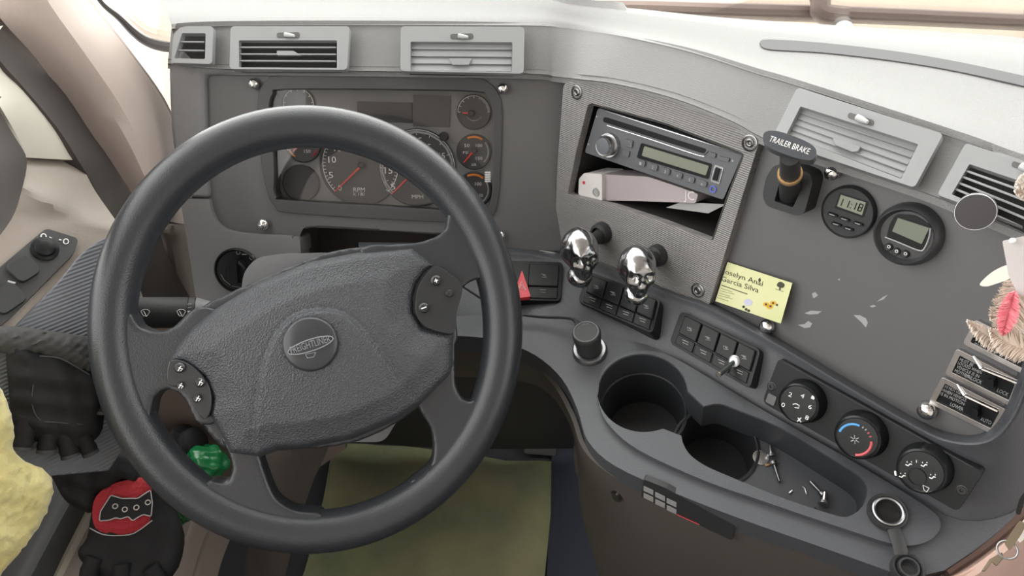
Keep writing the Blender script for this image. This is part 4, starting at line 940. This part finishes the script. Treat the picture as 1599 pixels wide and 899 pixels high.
# ---------------------------------------------------------------- things in the tray
TF = S.shift(-.036); 
g = G(); g.lathe(TF.at(1187, 715), (S.n+V((.1, -.1, 0))), [(TF.R(1187, 715, 11), .0), (TF.R(1187, 715, 11), .002), (TF.R(1187, 715, 9.4), .002), (TF.R(1187, 715, 9), .0015), (0, .0015)], 32)
ob('coin', g, STEEL, None, 'silver coin lying in the tray beside the cup holder', 'coin')
def screw(px, py, ang, L_, name, label, r=.003, m=STEEL):
    d_ = (TF.u*math.cos(ang)+TF.v*math.sin(ang)); P = TF.at(px, py, r); g = G()
    g.lathe(P, d_, [(0, -.002), (r, -.001), (r*.9, .002), (r*.4, .003), (r*.4, L_), (0, L_+.003)], 12); ob(name, g, m, None, label, name.replace('_', ' '), 'loose hardware in the tray')
screw(1205, 712, 2.0, .012, 'drywall_screw', 'shiny pointed screw standing next to the coin', .0045)
screw(1208, 722, -1.0, .020, 'drywall_screw', 'dark thin screw pointing down right beside the coin', .0035, DSTEEL)
screw(1197, 726, .7, .011, 'brass_pin', 'small brass pin left of the screws', .0014, MATS['brass'])
screw(1286, 786, 1.7, .012, 'push_pin', 'flat-headed metal pin nearest the front end of the tray', .0058, STEEL)
screw(1284, 771, 2.6, .016, 'push_pin', 'dark bent pin just behind the flat-headed one', .0035, DSTEEL)
g = G(); g.tube([TF.at(1251, 757, .001), TF.at(1257, 762, .001), TF.at(1260, 772, .001)], .0008, 6); ob('wire_scrap', g, STEEL, None, 'thin curved wire scrap in the middle of the tray', 'wire')
g = G(); g.tube([TF.at(1232, 770, .001), TF.at(1237, 766, .001)], .0012, 6); ob('wire_scrap', g, STEEL, None, 'tiny straight wire scrap left in the tray', 'wire')
g = G(); g.tube([TF.at(1272, 792, .001), TF.at(1276, 798, .001)], .0009, 6); ob('wire_scrap', g, STEEL, None, 'tiny wire scrap at the front edge of the tray', 'wire')
# ---------------------------------------------------------------- label plate and latch on the skirt
ta, tb = for_skirt
KS = plane3(hit(skbv, 1010, 770, .001), hit(skbv, 1130, 825, .001), hit(skbv, 1070, 815, .001))
t = thing('fuse_label', 'long black label plate with six small grey fields on the taupe skirt', 'label', KS.at(1075, 790))
g = G(); g.px(KS, rp([(1005, 748), (1040, 762), (1147, 822), (1143, 844), (1050, 800), (1001, 775)], 3), off=.002, th=.006); ob('plate', g, BLKM, t)
KS = KS.shift(.002)
g = G()
for k in range(3):
    for j in range(2):
        x, y = 1005+k*18, 759+k*9.5+j*11; g.px(KS, [(x, y), (x+15, y+7), (x+15, y+14), (x, y+7)], off=.0006, th=.0006)
ob('fields', g, mat('label_grey', (.28, .28, .28), .6), t)
g = G(); g.wire(KS, [(1057, 803), (1092, 819)], .0005, .0006); ob('red_line', g, RED, t)
g = G(); K1 = plane3(hit(skbv, 950, 765), hit(skbv, 975, 778), hit(skbv, 955, 790)); g.px(K1, rp([(953, 768), (963, 772), (970, 783), (962, 784), (955, 776)], 3), off=.004, th=.008)
ob('latch', g, DSTEEL, None, 'small shiny latch on the taupe skirt left of the label plate', 'latch', bev=.001)
# ---------------------------------------------------------------- driver's side: pillar, door
def LW(name, rows, m, th=.02, parent=None, kind=None, label=None, sub=(4, 4), **k):
    g = G(); g.loft([[pt(*q) for q in r] for r in rows], th=th, sub=sub); return ob(name, g, m, parent, kind=kind, label=label, **k)
LW('trim_2', [[(-60, -60, .70), (40, -60, .72), (95, -60, .80), (96, -60, .82)], [(0, 28, .74), (80, 10, .75), (138, 6, .84), (139, 6, .87)], [(58, 93, .78), (130, 80, .79), (196, 80, .88), (197, 80, .91)],
    [(110, 168, .83), (185, 160, .84), (250, 156, .94), (251, 156, .97)], [(160, 232, .86), (222, 230, .87), (276, 222, .98), (277, 222, 1.01)], [(207, 303, .89), (250, 306, .9), (286, 310, 1.0), (287, 310, 1.03)], [(225, 330, .91), (262, 345, .93), (290, 350, 1.02), (290, 350, 1.05)]],
   TAN, th=.003, kind='structure', label='tan windshield pillar trim')
LW('trim_3', [[(-60, 20, .72), (0, 28, .745)], [(0, 95, .73), (68, 93, .80)], [(40, 140, .75), (96, 130, .815)], [(90, 200, .78), (146, 200, .86)], [(122, 250, .80), (184, 250, .885)], [(150, 296, .83), (212, 296, .905)], [(178, 348, .85), (244, 345, .925)], [(205, 410, .9), (262, 400, .95)], [(225, 470, .95), (300, 470, 1.0)]],
   SEAL, kind='structure', label='dark rubber door seal beside the pillar')
g = G(); g.loft([[pt(*q) for q in r] for r in [[(222, 325, .96), (255, 322, .95), (288, 330, 1.02)], [(236, 352, .95), (262, 358, .93), (290, 350, 1.02)], [(240, 375, .96), (268, 380, .95), (296, 372, 1.03)], [(240, 420, .98), (275, 420, .97), (302, 420, 1.04)], [(235, 480, 1.02), (280, 480, 1.0), (312, 480, 1.05)]]], th=.02)
ob('trim_4', g, mat('pillar_foot_brown', (.10, .083, .068), .55), kind='structure', label='brown foot of the pillar beside the dash')
LW('trim_5', [[(-60, 40, .70), (-10, 60, .71)], [(-30, 120, .70), (0, 96, .735)], [(0, 166, .70), (40, 141, .755)], [(28, 215, .73), (90, 201, .785)], [(41, 246, .745), (121, 250, .805)]], TANL, kind='structure', label='cream door window frame')
t = thing('door_1', 'tan driver door with a grey ribbed armrest', 'door', pt(60, 700, 1.0), kind='structure')
ARM = Plane(pt(60, 430, .72), (.6, -.45, .66))
def ad(x, y): return (x, y, ARM.depth(x, y))
LW('door_corner', [[(40, 243, .76), (80, 243, .79), (126, 252, .82)], [(34, 256, .745), (80, 262, .775), (134, 270, .815)], [(30, 290, .72), (82, 310, .74), (150, 300, .81)], [ad(25, 322), ad(84, 338), ad(186, 352)], [ad(8, 350), ad(70, 356), ad(200, 380)], [ad(-30, 400), ad(40, 430), ad(150, 430)], [ad(-100, 520), ad(0, 540), ad(70, 520)]], DOORT, parent=t, label='tan moulded upper door panel', th=.008)
g = G(); le = [pt(40, 243, .76), pt(34, 256, .745), pt(30, 290, .72), pt(*ad(25, 322)), pt(*ad(8, 350)), pt(*ad(-30, 400)), pt(*ad(-100, 520))]
g.loft([le, [V((p.x*.5-.355, p.y-.03, p.z*.6+.36)) for p in le], [V((-.70, p.y-.06, .90)) for p in le], [V((-.70, p.y-.06, .3)) for p in le]], th=.004, sub=(2, 3)); ob('door_sill', g, DOORT, t, label='tan top of the door')
LW('window_seal', [[(-60, 100, .66), (-10, 160, .69)], [(-40, 200, .65), (24, 215, .725)], [(-30, 250, .63), (42, 250, .74)], [(-30, 300, .61), (33, 300, .71)], [(-40, 360, .59), (18, 342, .665)], [(-60, 420, .57), (-20, 392, .60)]], SEAL, parent=t, label='dark curved window seal', th=.01)
RP = Plane(ARM.at(100, 440, .012), (.6, -.62, .52))
RIB = mat('ribbed_blue_grey', (.13, .14, .16), .45, bump=.5, scale=100, kind='wave')
for n in RIB.node_tree.nodes:
    if n.type == 'TEX_WAVE': n.bands_direction = 'Z'
g = G(); g.px(RP, cr([(175, 368), (150, 378), (125, 398), (90, 440), (40, 492), (-30, 560)], 4)+[(-40, 740), (60, 745), (170, 735), (200, 690), (215, 560), (215, 480), (215, 380)], off=0, th=.012)
ob('armrest_pad', g, RIB, t, bev=.006, seg=3, label='blue-grey ribbed door pad')
# brown kick panel seen through the wheel
g = G(); g.px(D, [(205, 470), (560, 470), (540, 700), (330, 850), (225, 760)], off=-.25, th=.01); ob('wall_kick', g, mat('kick_brown', (.115, .088, .075), .6), kind='structure', label='brown kick panel seen through the wheel')
g = G(); g.loft([[pt(215, 600, 1.0), pt(300, 600, 1.02), pt(390, 640, 1.04)], [pt(235, 700, 1.06), pt(300, 690, 1.08), pt(370, 720, 1.12)], [pt(260, 790, 1.12), pt(320, 790, 1.14), pt(360, 800, 1.2)]], th=.01)
ob('inner_panel', g, MATS['kick_brown'], t, label='brown inner door panel')
PR = plane3(pt(0, 899, .92), pt(150, 740, 1.0), pt(160, 899, .98))
g = G(); g.loft([[pt(*q) for q in r] for r in [[(150, 690, .99), (175, 700, 1.0), (190, 720, 1.03)], [(90, 740, .96), (130, 752, .96), (150, 775, 1.0)], [(40, 830, .92), (80, 840, .92), (106, 852, .96)], [(-20, 930, .88), (30, 935, .88), (60, 950, .92)]]], th=.03)
ob('pocket_rail', g, mat('rail_grey', (.055, .058, .062), .4), t, label='dark grey rail of the door pocket')
g = G(); g.loft([[pt(*q) for q in r] for r in [[(140, 700, 1.06), (260, 700, 1.10)], [(110, 800, 1.0), (240, 800, 1.08)], [(60, 960, .96), (210, 960, 1.02)]]], th=.02)
ob('pocket_floor', g, DOORT, t, label='tan door pocket')
g = G(); g.loft([[pt(*q) for q in r] for r in [[(150, 770, .995), (156, 774, .99)], [(112, 832, .97), (120, 836, .965)], [(60, 930, .93), (70, 935, .925)]]], th=.01)
ob('pocket_edge', g, TANL, t, label='pale edge of the pocket')
t = thing('seat_base_box', 'tan moulded step box under the lower left of the wheel', 'step box', pt(300, 930, 1.1))
g = G(); g.loft([[pt(*q) for q in r] for r in [[(283, 805, 1.10), (300, 800, 1.08), (312, 812, 1.08), (362, 836, 1.16)], [(262, 860, 1.06), (276, 862, 1.04), (288, 868, 1.04), (345, 880, 1.12)], [(230, 950, 1.0), (248, 952, .98), (262, 958, .98), (325, 960, 1.06)]]], th=.04)
ob('side', g, mat('step_tan', (.2, .165, .145), .6), t)
# ---------------------------------------------------------------- floor things
FLP = Plane((0, 0, .0), (0, 0, 1), (1, 0, 0))
TOW = mat('towel_green', (.135, .132, .062), .95, bump=1.2, scale=90, sheen=.4, col2=(.08, .092, .042), vscale=7)
g = G(); tw = cr([(520, 690), (600, 695), (700, 706), (790, 716), (861, 722)], 3)+cr([(860, 800), (850, 900), (835, 1000)], 3)+cr([(650, 1015), (430, 1000)], 3)+cr([(475, 890), (505, 780)], 3)
g.px(FLP, tw, off=.012, th=.012, hfn=lambda x, y, d: .006*math.sin(x*31+y*13)*math.sin(y*27-x*9)+random.uniform(-.0012, .0012), sp=.012, jit=.3)
ob('floor_towel', g, TOW, None, 'olive green towel spread on the black floor under the wheel', 'towel')
NAVY = mat('mat_navy', (.007, .009, .018), .85, bump=.8, scale=40)
g = G(); g.px(FLP, rp([(862, 700), (1000, 700), (1100, 1000), (850, 1000)], 10), off=.008, th=.008); ob('floor_mat', g, NAVY, None, 'navy strip of floor mat beside the console skirt', 'floor mat')
t = thing('accelerator_pedal', 'black ribbed accelerator pedal beyond the towel', 'pedal', FLP.at(840, 690))
PD = Plane(FLP.at(840, 688), (0, -.8, .6), (1, 0, 0))
g = G(); g.px(PD, rp([(815, 620), (872, 628), (868, 712), (818, 708)], 6), off=.05, th=.015); ob('plate', g, BLKM, t, bev=.004)
g = G(); c_ = PD.at(842, 665, .05)
for k in range(7): g.box(c_+PD.u*(-.024+k*.008)+PD.n*.001, PD.v*.045, PD.u*.0015, PD.n*.0015)
ob('ribs', g, BLKM, t)
g = G(); g.tube([c_-PD.n*.01, c_-PD.n*.05+V((0, .05, .03)), V((c_.x, 1.28, c_.z+.1))], .008, 8); ob('arm', g, BLKM, t)
# dark under-dash bulk
g = G(); g.loft([[pt(500, 560, 1.12), pt(700, 570, 1.12), pt(880, 590, 1.12)], [pt(500, 640, 1.35), pt(700, 650, 1.35), pt(900, 660, 1.35)], [pt(500, 685, 1.62), pt(700, 700, 1.62), pt(900, 700, 1.62)]], th=.02)
ob('wall_footwell', g, BLKM, kind='structure', label='black footwell lining under the dash')
# ---------------------------------------------------------------- gloves
GLV = mat('glove_black', (.011, .011, .012), .75, spec=.25, bump=.5, scale=140)
GLV2 = mat('glove_grey', (.05, .05, .05), .8, spec=.25, bump=.6, scale=120)
GP = RP.shift(.006)
rnd = random.Random(3)
def wr(sx, sy, a): return lambda x, y, d: a*math.sin(x*sx+y*sy)*math.sin(y*sx*.7-x*sy*.5)+.014*min(1, d/.014)**.5
t = thing('work_glove', 'black fingerless leather glove lying over the ribbed door pad', 'glove', GP.at(90, 700))
g = G(); g.px(GP, cr([(10, 540), (28, 520), (60, 545), (110, 560), (165, 580), (180, 600), (165, 640), (155, 680), (120, 700), (60, 690), (22, 670), (14, 610)], 3, closed=True), off=.012, th=.008, hfn=wr(210, 90, .0025), sp=.004, jit=.3); ob('palm', g, GLV, t, ang=80)
g = G(); g.px(GP, cr([(-10, 513), (30, 510), (100, 520), (150, 530), (165, 560), (160, 592), (110, 570), (60, 552), (30, 556), (-10, 545)], 3, closed=True), off=.016, th=.008, hfn=lambda x, y, d: .0012*math.sin((y+x*.15)*1500+3*math.sin(x*60))+.0008*math.sin(y*2600+x*300)+.010*min(1, d/.01)**.5, sp=.003, jit=.2); ob('cuff', g, GLV2, t, ang=80)
for pts_, r_ in (([(45, 650), (38, 675), (32, 700)], 13), ([(75, 660), (74, 685), (72, 705)], 11), ([(98, 665), (104, 690), (110, 712)], 11), ([(120, 665), (132, 688), (142, 708)], 10), ([(150, 600), (165, 615), (160, 645)], 12)):
    rm_ = GP.R(*pts_[1], r_*1.2, .02); g = G(); g.tube([GP.at(*q, .016) for q in cr(pts_, 4)], [rm_*(1+.06*math.sin(i*2.3)) for i in range(9)], 14); g2 = g; o = ob('finger', g, GLV, t, mods=())
    e = GP.at(*pts_[2], .016); d_ = (e-GP.at(*pts_[1], .016)).normalized(); g = G(); g.ring(e, d_, [(rm_*1.02, -.002), (rm_*1.02, .001), (rm_*.8, .0015), (rm_*.8, -.002)], 18); ob('finger_hem', g, GLV2, o)
g = G(); g.wire(GP, cr([(52, 600), (50, 630), (62, 655), (95, 660), (130, 663)], 4), .0006, .027); g.wire(GP, cr([(62, 556), (95, 560), (140, 585)], 4), .0007, .028); ob('stitching', g, GLV2, t)
# black crumpled cloth between gloves
GQ = plane3(pt(80, 720, .93), pt(200, 740, .98), pt(130, 850, .97))
g = G(); g.px(GQ, cr([(70, 690), (110, 692), (150, 690), (180, 705), (205, 720), (218, 745), (230, 760), (190, 750), (160, 770), (150, 800), (110, 790), (90, 760), (75, 735)], 3, closed=True), off=.045, th=.02, hfn=wr(130, 160, .005), sp=.005, jit=.3)
ob('black_cloth', g, GLV, None, 'crumpled black cloth between the two gloves', 'cloth', ang=80)
GR = plane3(pt(140, 760, .96), pt(240, 760, .99), pt(180, 890, .95)).shift(.02)
t = thing('riding_glove', 'red and black armoured glove in the door pocket', 'glove', GR.at(190, 899))
g = G(); g.px(GR, cr([(150, 765), (190, 745), (235, 745), (262, 770), (280, 810), (288, 850), (270, 899), (220, 915), (160, 905), (130, 880), (122, 860), (135, 840), (143, 800)], 3, closed=True), off=.02, th=.02, hfn=wr(120, 70, .003), sp=.005, jit=.3); ob('shell', g, GLV, t, ang=80)
REDF = mat('red_mesh_fabric', (.30, .012, .02), .8, bump=1.2, scale=220, kind='voronoi')
g = G(); g.px(GR, cr([(150, 775), (172, 757), (205, 748), (231, 745), (236, 760), (238, 800), (232, 818), (205, 832), (175, 834), (150, 825), (144, 800)], 3, closed=True), off=.036, th=.010, hfn=lambda x, y, d: .004*min(1, d/.01), sp=.005); ob('knit_back', g, REDF, t, label='red mesh back of the glove')
kn = [(173, 773), (190, 778), (215, 778), (235, 765), (238, 785), (236, 806), (224, 803), (216, 807), (207, 813), (200, 806), (188, 810), (181, 808), (170, 812), (155, 813), (157, 798)]
g = G(); g.px(GR, rp(kn, 3), off=.045, th=.006); ob('knuckle_guard', g, GLV, t, bev=.0015)
g = G(); k3 = [GR.at(*q, .0455) for q in rp(kn, 3)]; g.tube(k3, .0007, 5, closed=True); g.wire(GR, cr([(140, 824), (160, 834), (185, 836), (210, 832), (238, 812)], 3), .0006, .043); ob('stitching', g, SOFTW, t)
for x, y in ((180, 790), (195, 795), (213, 792), (231, 784)):
    g = G(); q = GR.R(x, y, 4.5, .045); g.ring(GR.at(x, y, .045), GR.n, [(q, 0), (q, .0012), (q*.6, .0012), (q*.6, 0)], 18); ob('eyelet', g, STEEL, t)
for pts_ in ([(150, 870), (140, 890), (138, 905)], [(190, 880), (190, 900), (188, 915)], [(235, 885), (245, 900), (250, 915)]):
    g = G(); g.tube([GR.at(*q, .03) for q in pts_], GR.R(200, 860, 14), 12); ob('finger', g, GLV, t)
# clear bottle bottom beside glove, green bag, small red tag
g = G(); P = pt(248, 858, .97); g.lathe(P-(CAM-P).normalized()*.02, (CAM-P), [(.020, 0), (.024, .012), (.023, .024), (.019, .030), (.017, .026), (0, .024)], 28)
ob('bottle', g, glass('bottle_clear', (.75, .62, .6), .05, 1.5), None, 'clear plastic bottle end beside the red glove', 'bottle')
GRN = mat('bag_green', (.008, .13, .04), .25, bump=.6, scale=60)
g = G(); g.ell(pt(322, 722, 1.02), (.030, .026, .026), None, 40, 28, lambda d: 1+.13*math.sin(d.x*5+d.y*3)*math.sin(d.z*6)+.03*math.sin(d.y*13+d.z*9))
ob('green_bag', g, GRN, None, 'crumpled shiny green plastic bag behind the wheel rim', 'bag', ang=60)
g = G(); g.ell(pt(292, 700, 1.04), (.028, .03, .035), None, 30, 20, lambda d: 1+.15*math.sin(d.x*7+d.z*5)); ob('dark_pouch', g, GLV, None, 'black pouch left of the green bag', 'pouch')
g = G(); g.ell(pt(266, 788, 1.0), (.005, .005, .004)); g2 = G()
ob('red_bead', g, RED, None, 'small red bead above the clear bottle', 'bead')
g = G(); g.ell(pt(280, 800, 1.02), (.018, .016, .014), None, 20, 14, lambda d: 1+.3*math.sin(d.x*13+d.z*9)); ob('green_leaf_wrapper', g, mat('wrapper_green', (.02, .09, .03), .4), None, 'dark green wrapper beside the red bead', 'wrapper')
# ---------------------------------------------------------------- yellow fleece at the left edge
YEL = mat('fleece_yellow', (.42, .35, .12), .95, bump=1.5, scale=150, sheen=.3, col2=(.50, .46, .24), vscale=9)
YP = plane3(pt(0, 640, .63), pt(70, 760, .66), pt(0, 860, .62))
g = G(); g.px(YP, cr([(-60, 560), (-10, 590), (8, 618), (18, 660), (22, 700), (42, 720), (70, 735), (80, 765), (72, 800), (45, 840), (18, 875), (0, 899), (-20, 940), (-80, 940), (-90, 700)], 4, closed=True), off=.0, th=.09, hfn=lambda x, y, d: .018*min(1, d/.03)**.5+.0025*math.sin(x*90)*math.sin(y*80)+random.uniform(-.0016, .0016), sp=.004, jit=.4)
ob('fleece_cloth', g, YEL, None, 'fluffy yellow cloth at the lower left edge', 'cloth', ang=80)
# ---------------------------------------------------------------- window switch panel
SPn = ARM.shift(.006)
t = thing('door_switch_panel', 'dark window and mirror switch panel on the door armrest', 'switch panel', SPn.at(60, 440))
g = G(); g.px(SPn, rp([(72, 356), (123, 372), (116, 395), (20, 492), (-60, 560), (-90, 500), (-10, 425)], [8, 8, 10, 8, 8, 8, 8]), off=.0, th=.01); ob('plate', g, mat('switch_plate_dark', (.045, .047, .05), .4), t, bev=.002, seg=3)
for a, b in (((52, 412), (20, 432)), ((30, 455), (-10, 482)), ((-12, 440), (-40, 460))):
    g = G(); A_, B2 = SPn.uv(*a), SPn.uv(*b); d_ = (V(B2)-V(A_)); n_ = V((-d_.y, d_.x)).normalized()*.011
    g.slab(SPn, rp([V(A_)+n_, V(B2)+n_, V(B2)-n_, V(A_)-n_], .006), off=.008, th=.009); ob('window_switch', g, BLKM, t, bev=.003, seg=3)
g = G(); P = SPn.at(70, 389); g.lathe(P, SPn.n, [(.0125, 0), (.0125, .003), (.0095, .004), (.0085, .007), (.004, .009), (0, .0085)], 28); ob('mirror_knob', g, BLK, t)
g = G(); g.wire(SPn, circ((68, 369), 4, 10), .0006, .0006, closed=True); g.wire(SPn, circ((103, 377), 4, 10), .0006, .0006, closed=True); g.wire(SPn, [(77, 370), (81, 372)], .0006, .0006); g.wire(SPn, [(92, 374), (96, 375)], .0009, .0006); g.wire(SPn, [(12, 439), (24, 442)], .0011, .0006)
ob('mirror_symbols', g, WHITE, t)
# ---------------------------------------------------------------- hanging feathers
FUR = mat('feather_cream', (.62, .52, .44), .8, sheen=.4); FURW = mat('feather_white', (.68, .63, .57), .8); PNK = mat('feather_pink', (.78, .24, .29), .8); LTH = mat('leather_white', (.45, .42, .42), .6)
t = thing('feather_charm', 'hanging charm of cream, white and pink feathers at the right edge', 'charm', pt(1590, 560, .50))
TF_ = .50
def feather(a, b, wpx, m, name='feather', tt=TF_, bend=0, seed=0):
    rg = random.Random(seed); A_ = V(a); B2 = V(b); L_ = (B2-A_).length; d_ = (B2-A_)/L_; n_ = V((-d_.y, d_.x)); g = G(); N_ = 70
    for i in range(N_):
        f = i/N_; wv = wpx*(math.sin(math.pi*min(1, f*.93+.07))**.6)*(1.0-.2*f); p = A_+d_*L_*f+n_*bend*math.sin(math.pi*f)
        for s_ in (-1, 1):
            for _ in range(2):
                tip = p+n_*s_*wv*rg.uniform(.75, 1.08)+d_*wv*rg.uniform(.3, .7); z = rg.uniform(-.006, .006); k0 = pt(p.x, p.y, tt); k1 = pt((p.x+tip.x)/2+d_.x, (p.y+tip.y)/2+d_.y, tt+z*.5); k2 = pt(tip.x, tip.y, tt+z)
                g.tube([k0, k1, k2], [.0009, .0008, .0002], 3)
    g.tube([pt(*(A_+d_*L_*f+n_*bend*math.sin(math.pi*f)), tt) for f in [i/8 for i in range(9)]], [.0009-.0008*i/8.5 for i in range(9)], 5)
    return ob(name, g, m, t)
feather((1612, 400), (1560, 545), 34, FUR, seed=1); feather((1630, 440), (1590, 560), 34, FURW, seed=2, tt=.515); feather((1620, 420), (1548, 500), 26, FUR, seed=3, tt=.51); feather((1640, 520), (1510, 500), 22, FUR, seed=5, bend=-26, tt=.52); feather((1650, 545), (1545, 515), 26, FUR, seed=6, bend=-14, tt=.495)
feather((1584, 455), (1566, 522), 18, PNK, seed=4, tt=.488, name='pink_feather')
feather((1640, 270), (1586, 290), 16, FURW, seed=7); feather((1630, 310), (1585, 298), 12, FUR, seed=8)
g = G(); FP = Plane(pt(1580, 410, .492), CAM-pt(1580, 410, .5)); g.px(FP, rp([(1565, 376), (1610, 366), (1650, 380), (1650, 470), (1590, 460), (1575, 430)], 3), off=0, th=.0015); ob('leather_piece', g, LTH, t)
g = G(); g.px(FP, cr([(1530, 443), (1550, 424), (1575, 413), (1590, 418), (1578, 434), (1555, 443), (1540, 447)], 4, closed=True), off=-.004, th=.002); ob('white_quill', g, FURW, t)
g = G(); g.ell(pt(1581, 376, .488), (.0022, .0022, .0022), None, 12, 8); ob('bead', g, WHITE, t)
g = G(); g.tube([pt(1640, 380, .5), pt(1650, 200, .5), pt(1660, -200, .5), V((.33, .42, 2.09))], .0008, 6); ob('cord', g, LTH, t)
# ---------------------------------------------------------------- passenger side of console, keys, blue cable
g = G(); g.loft([[S.at(*q, -.028) for q in [(1425, 925), (1475, 900), (1542, 856), (1604, 801), (1687, 710)]], [pt(1470, 950, .62), pt(1520, 932, .64), pt(1572, 885, .66), pt(1632, 835, .67), pt(1710, 750, .70)], [p+V((.16, .12, -.62)) for p in (pt(1470, 950, .62), pt(1520, 932, .64), pt(1572, 885, .66), pt(1632, 835, .67), pt(1710, 750, .70))]], th=.005)
ob('console_side', g, mat('side_rose_tan', (.50, .34, .29), .5, bump=.1, scale=300), dash, label='pinkish tan side of the console')
t = thing('key_bunch', 'bunch of metal keys on a split ring hanging at the lower right corner', 'keys', pt(1560, 890, .62))
kc = pt(1573, 858, .60); kn_ = (CAM-kc).normalized(); KPl = Plane(kc, kn_)
g = G(); rr3 = KPl.R(1573, 858, 14); g.tube([KPl.W((rr3*math.cos(a), rr3*math.sin(a))) for a in [i*math.pi/16 for i in range(32)]], .0009, 8, closed=True); ob('split_ring', g, SATIN, t)
g = G(); g.px(KPl, rp([(1568, 848), (1582, 826), (1592, 812), (1603, 818), (1596, 832), (1584, 850), (1576, 860)], 3), off=.003, th=.003); ob('key', g, mat('key_bronze', (.16, .13, .09), .35, metal=.8), t, bev=.0008)
g = G(); g.px(KPl, [(1557, 866), (1565, 862), (1568, 870), (1556, 884), (1549, 878), (1538, 892), (1532, 892), (1545, 873)], off=-.002, th=.003); ob('key', g, MATS['key_bronze'], t, bev=.0006)
g = G(); g.px(KPl, rp([(1584, 832), (1606, 800), (1615, 805), (1612, 830), (1592, 848)], 3), off=-.003, th=.003); ob('key', g, CHROME, t, bev=.0006)
g = G(); g.tube([pt(1590, 800, .62), pt(1596, 780, .60), pt(1604, 770, .58)], .002, 8); ob('hook', g, BLKM, t)
g = G(); g.tube(cr([pt(1598, 852, .75), pt(1588, 868, .76), pt(1580, 885, .78), pt(1576, 915, .8)], 5), .0032, 8); ob('blue_cable', g, mat('cable_blue', (.05, .06, .4), .4), None, 'blue cable below the keys at the lower right corner', 'cable')
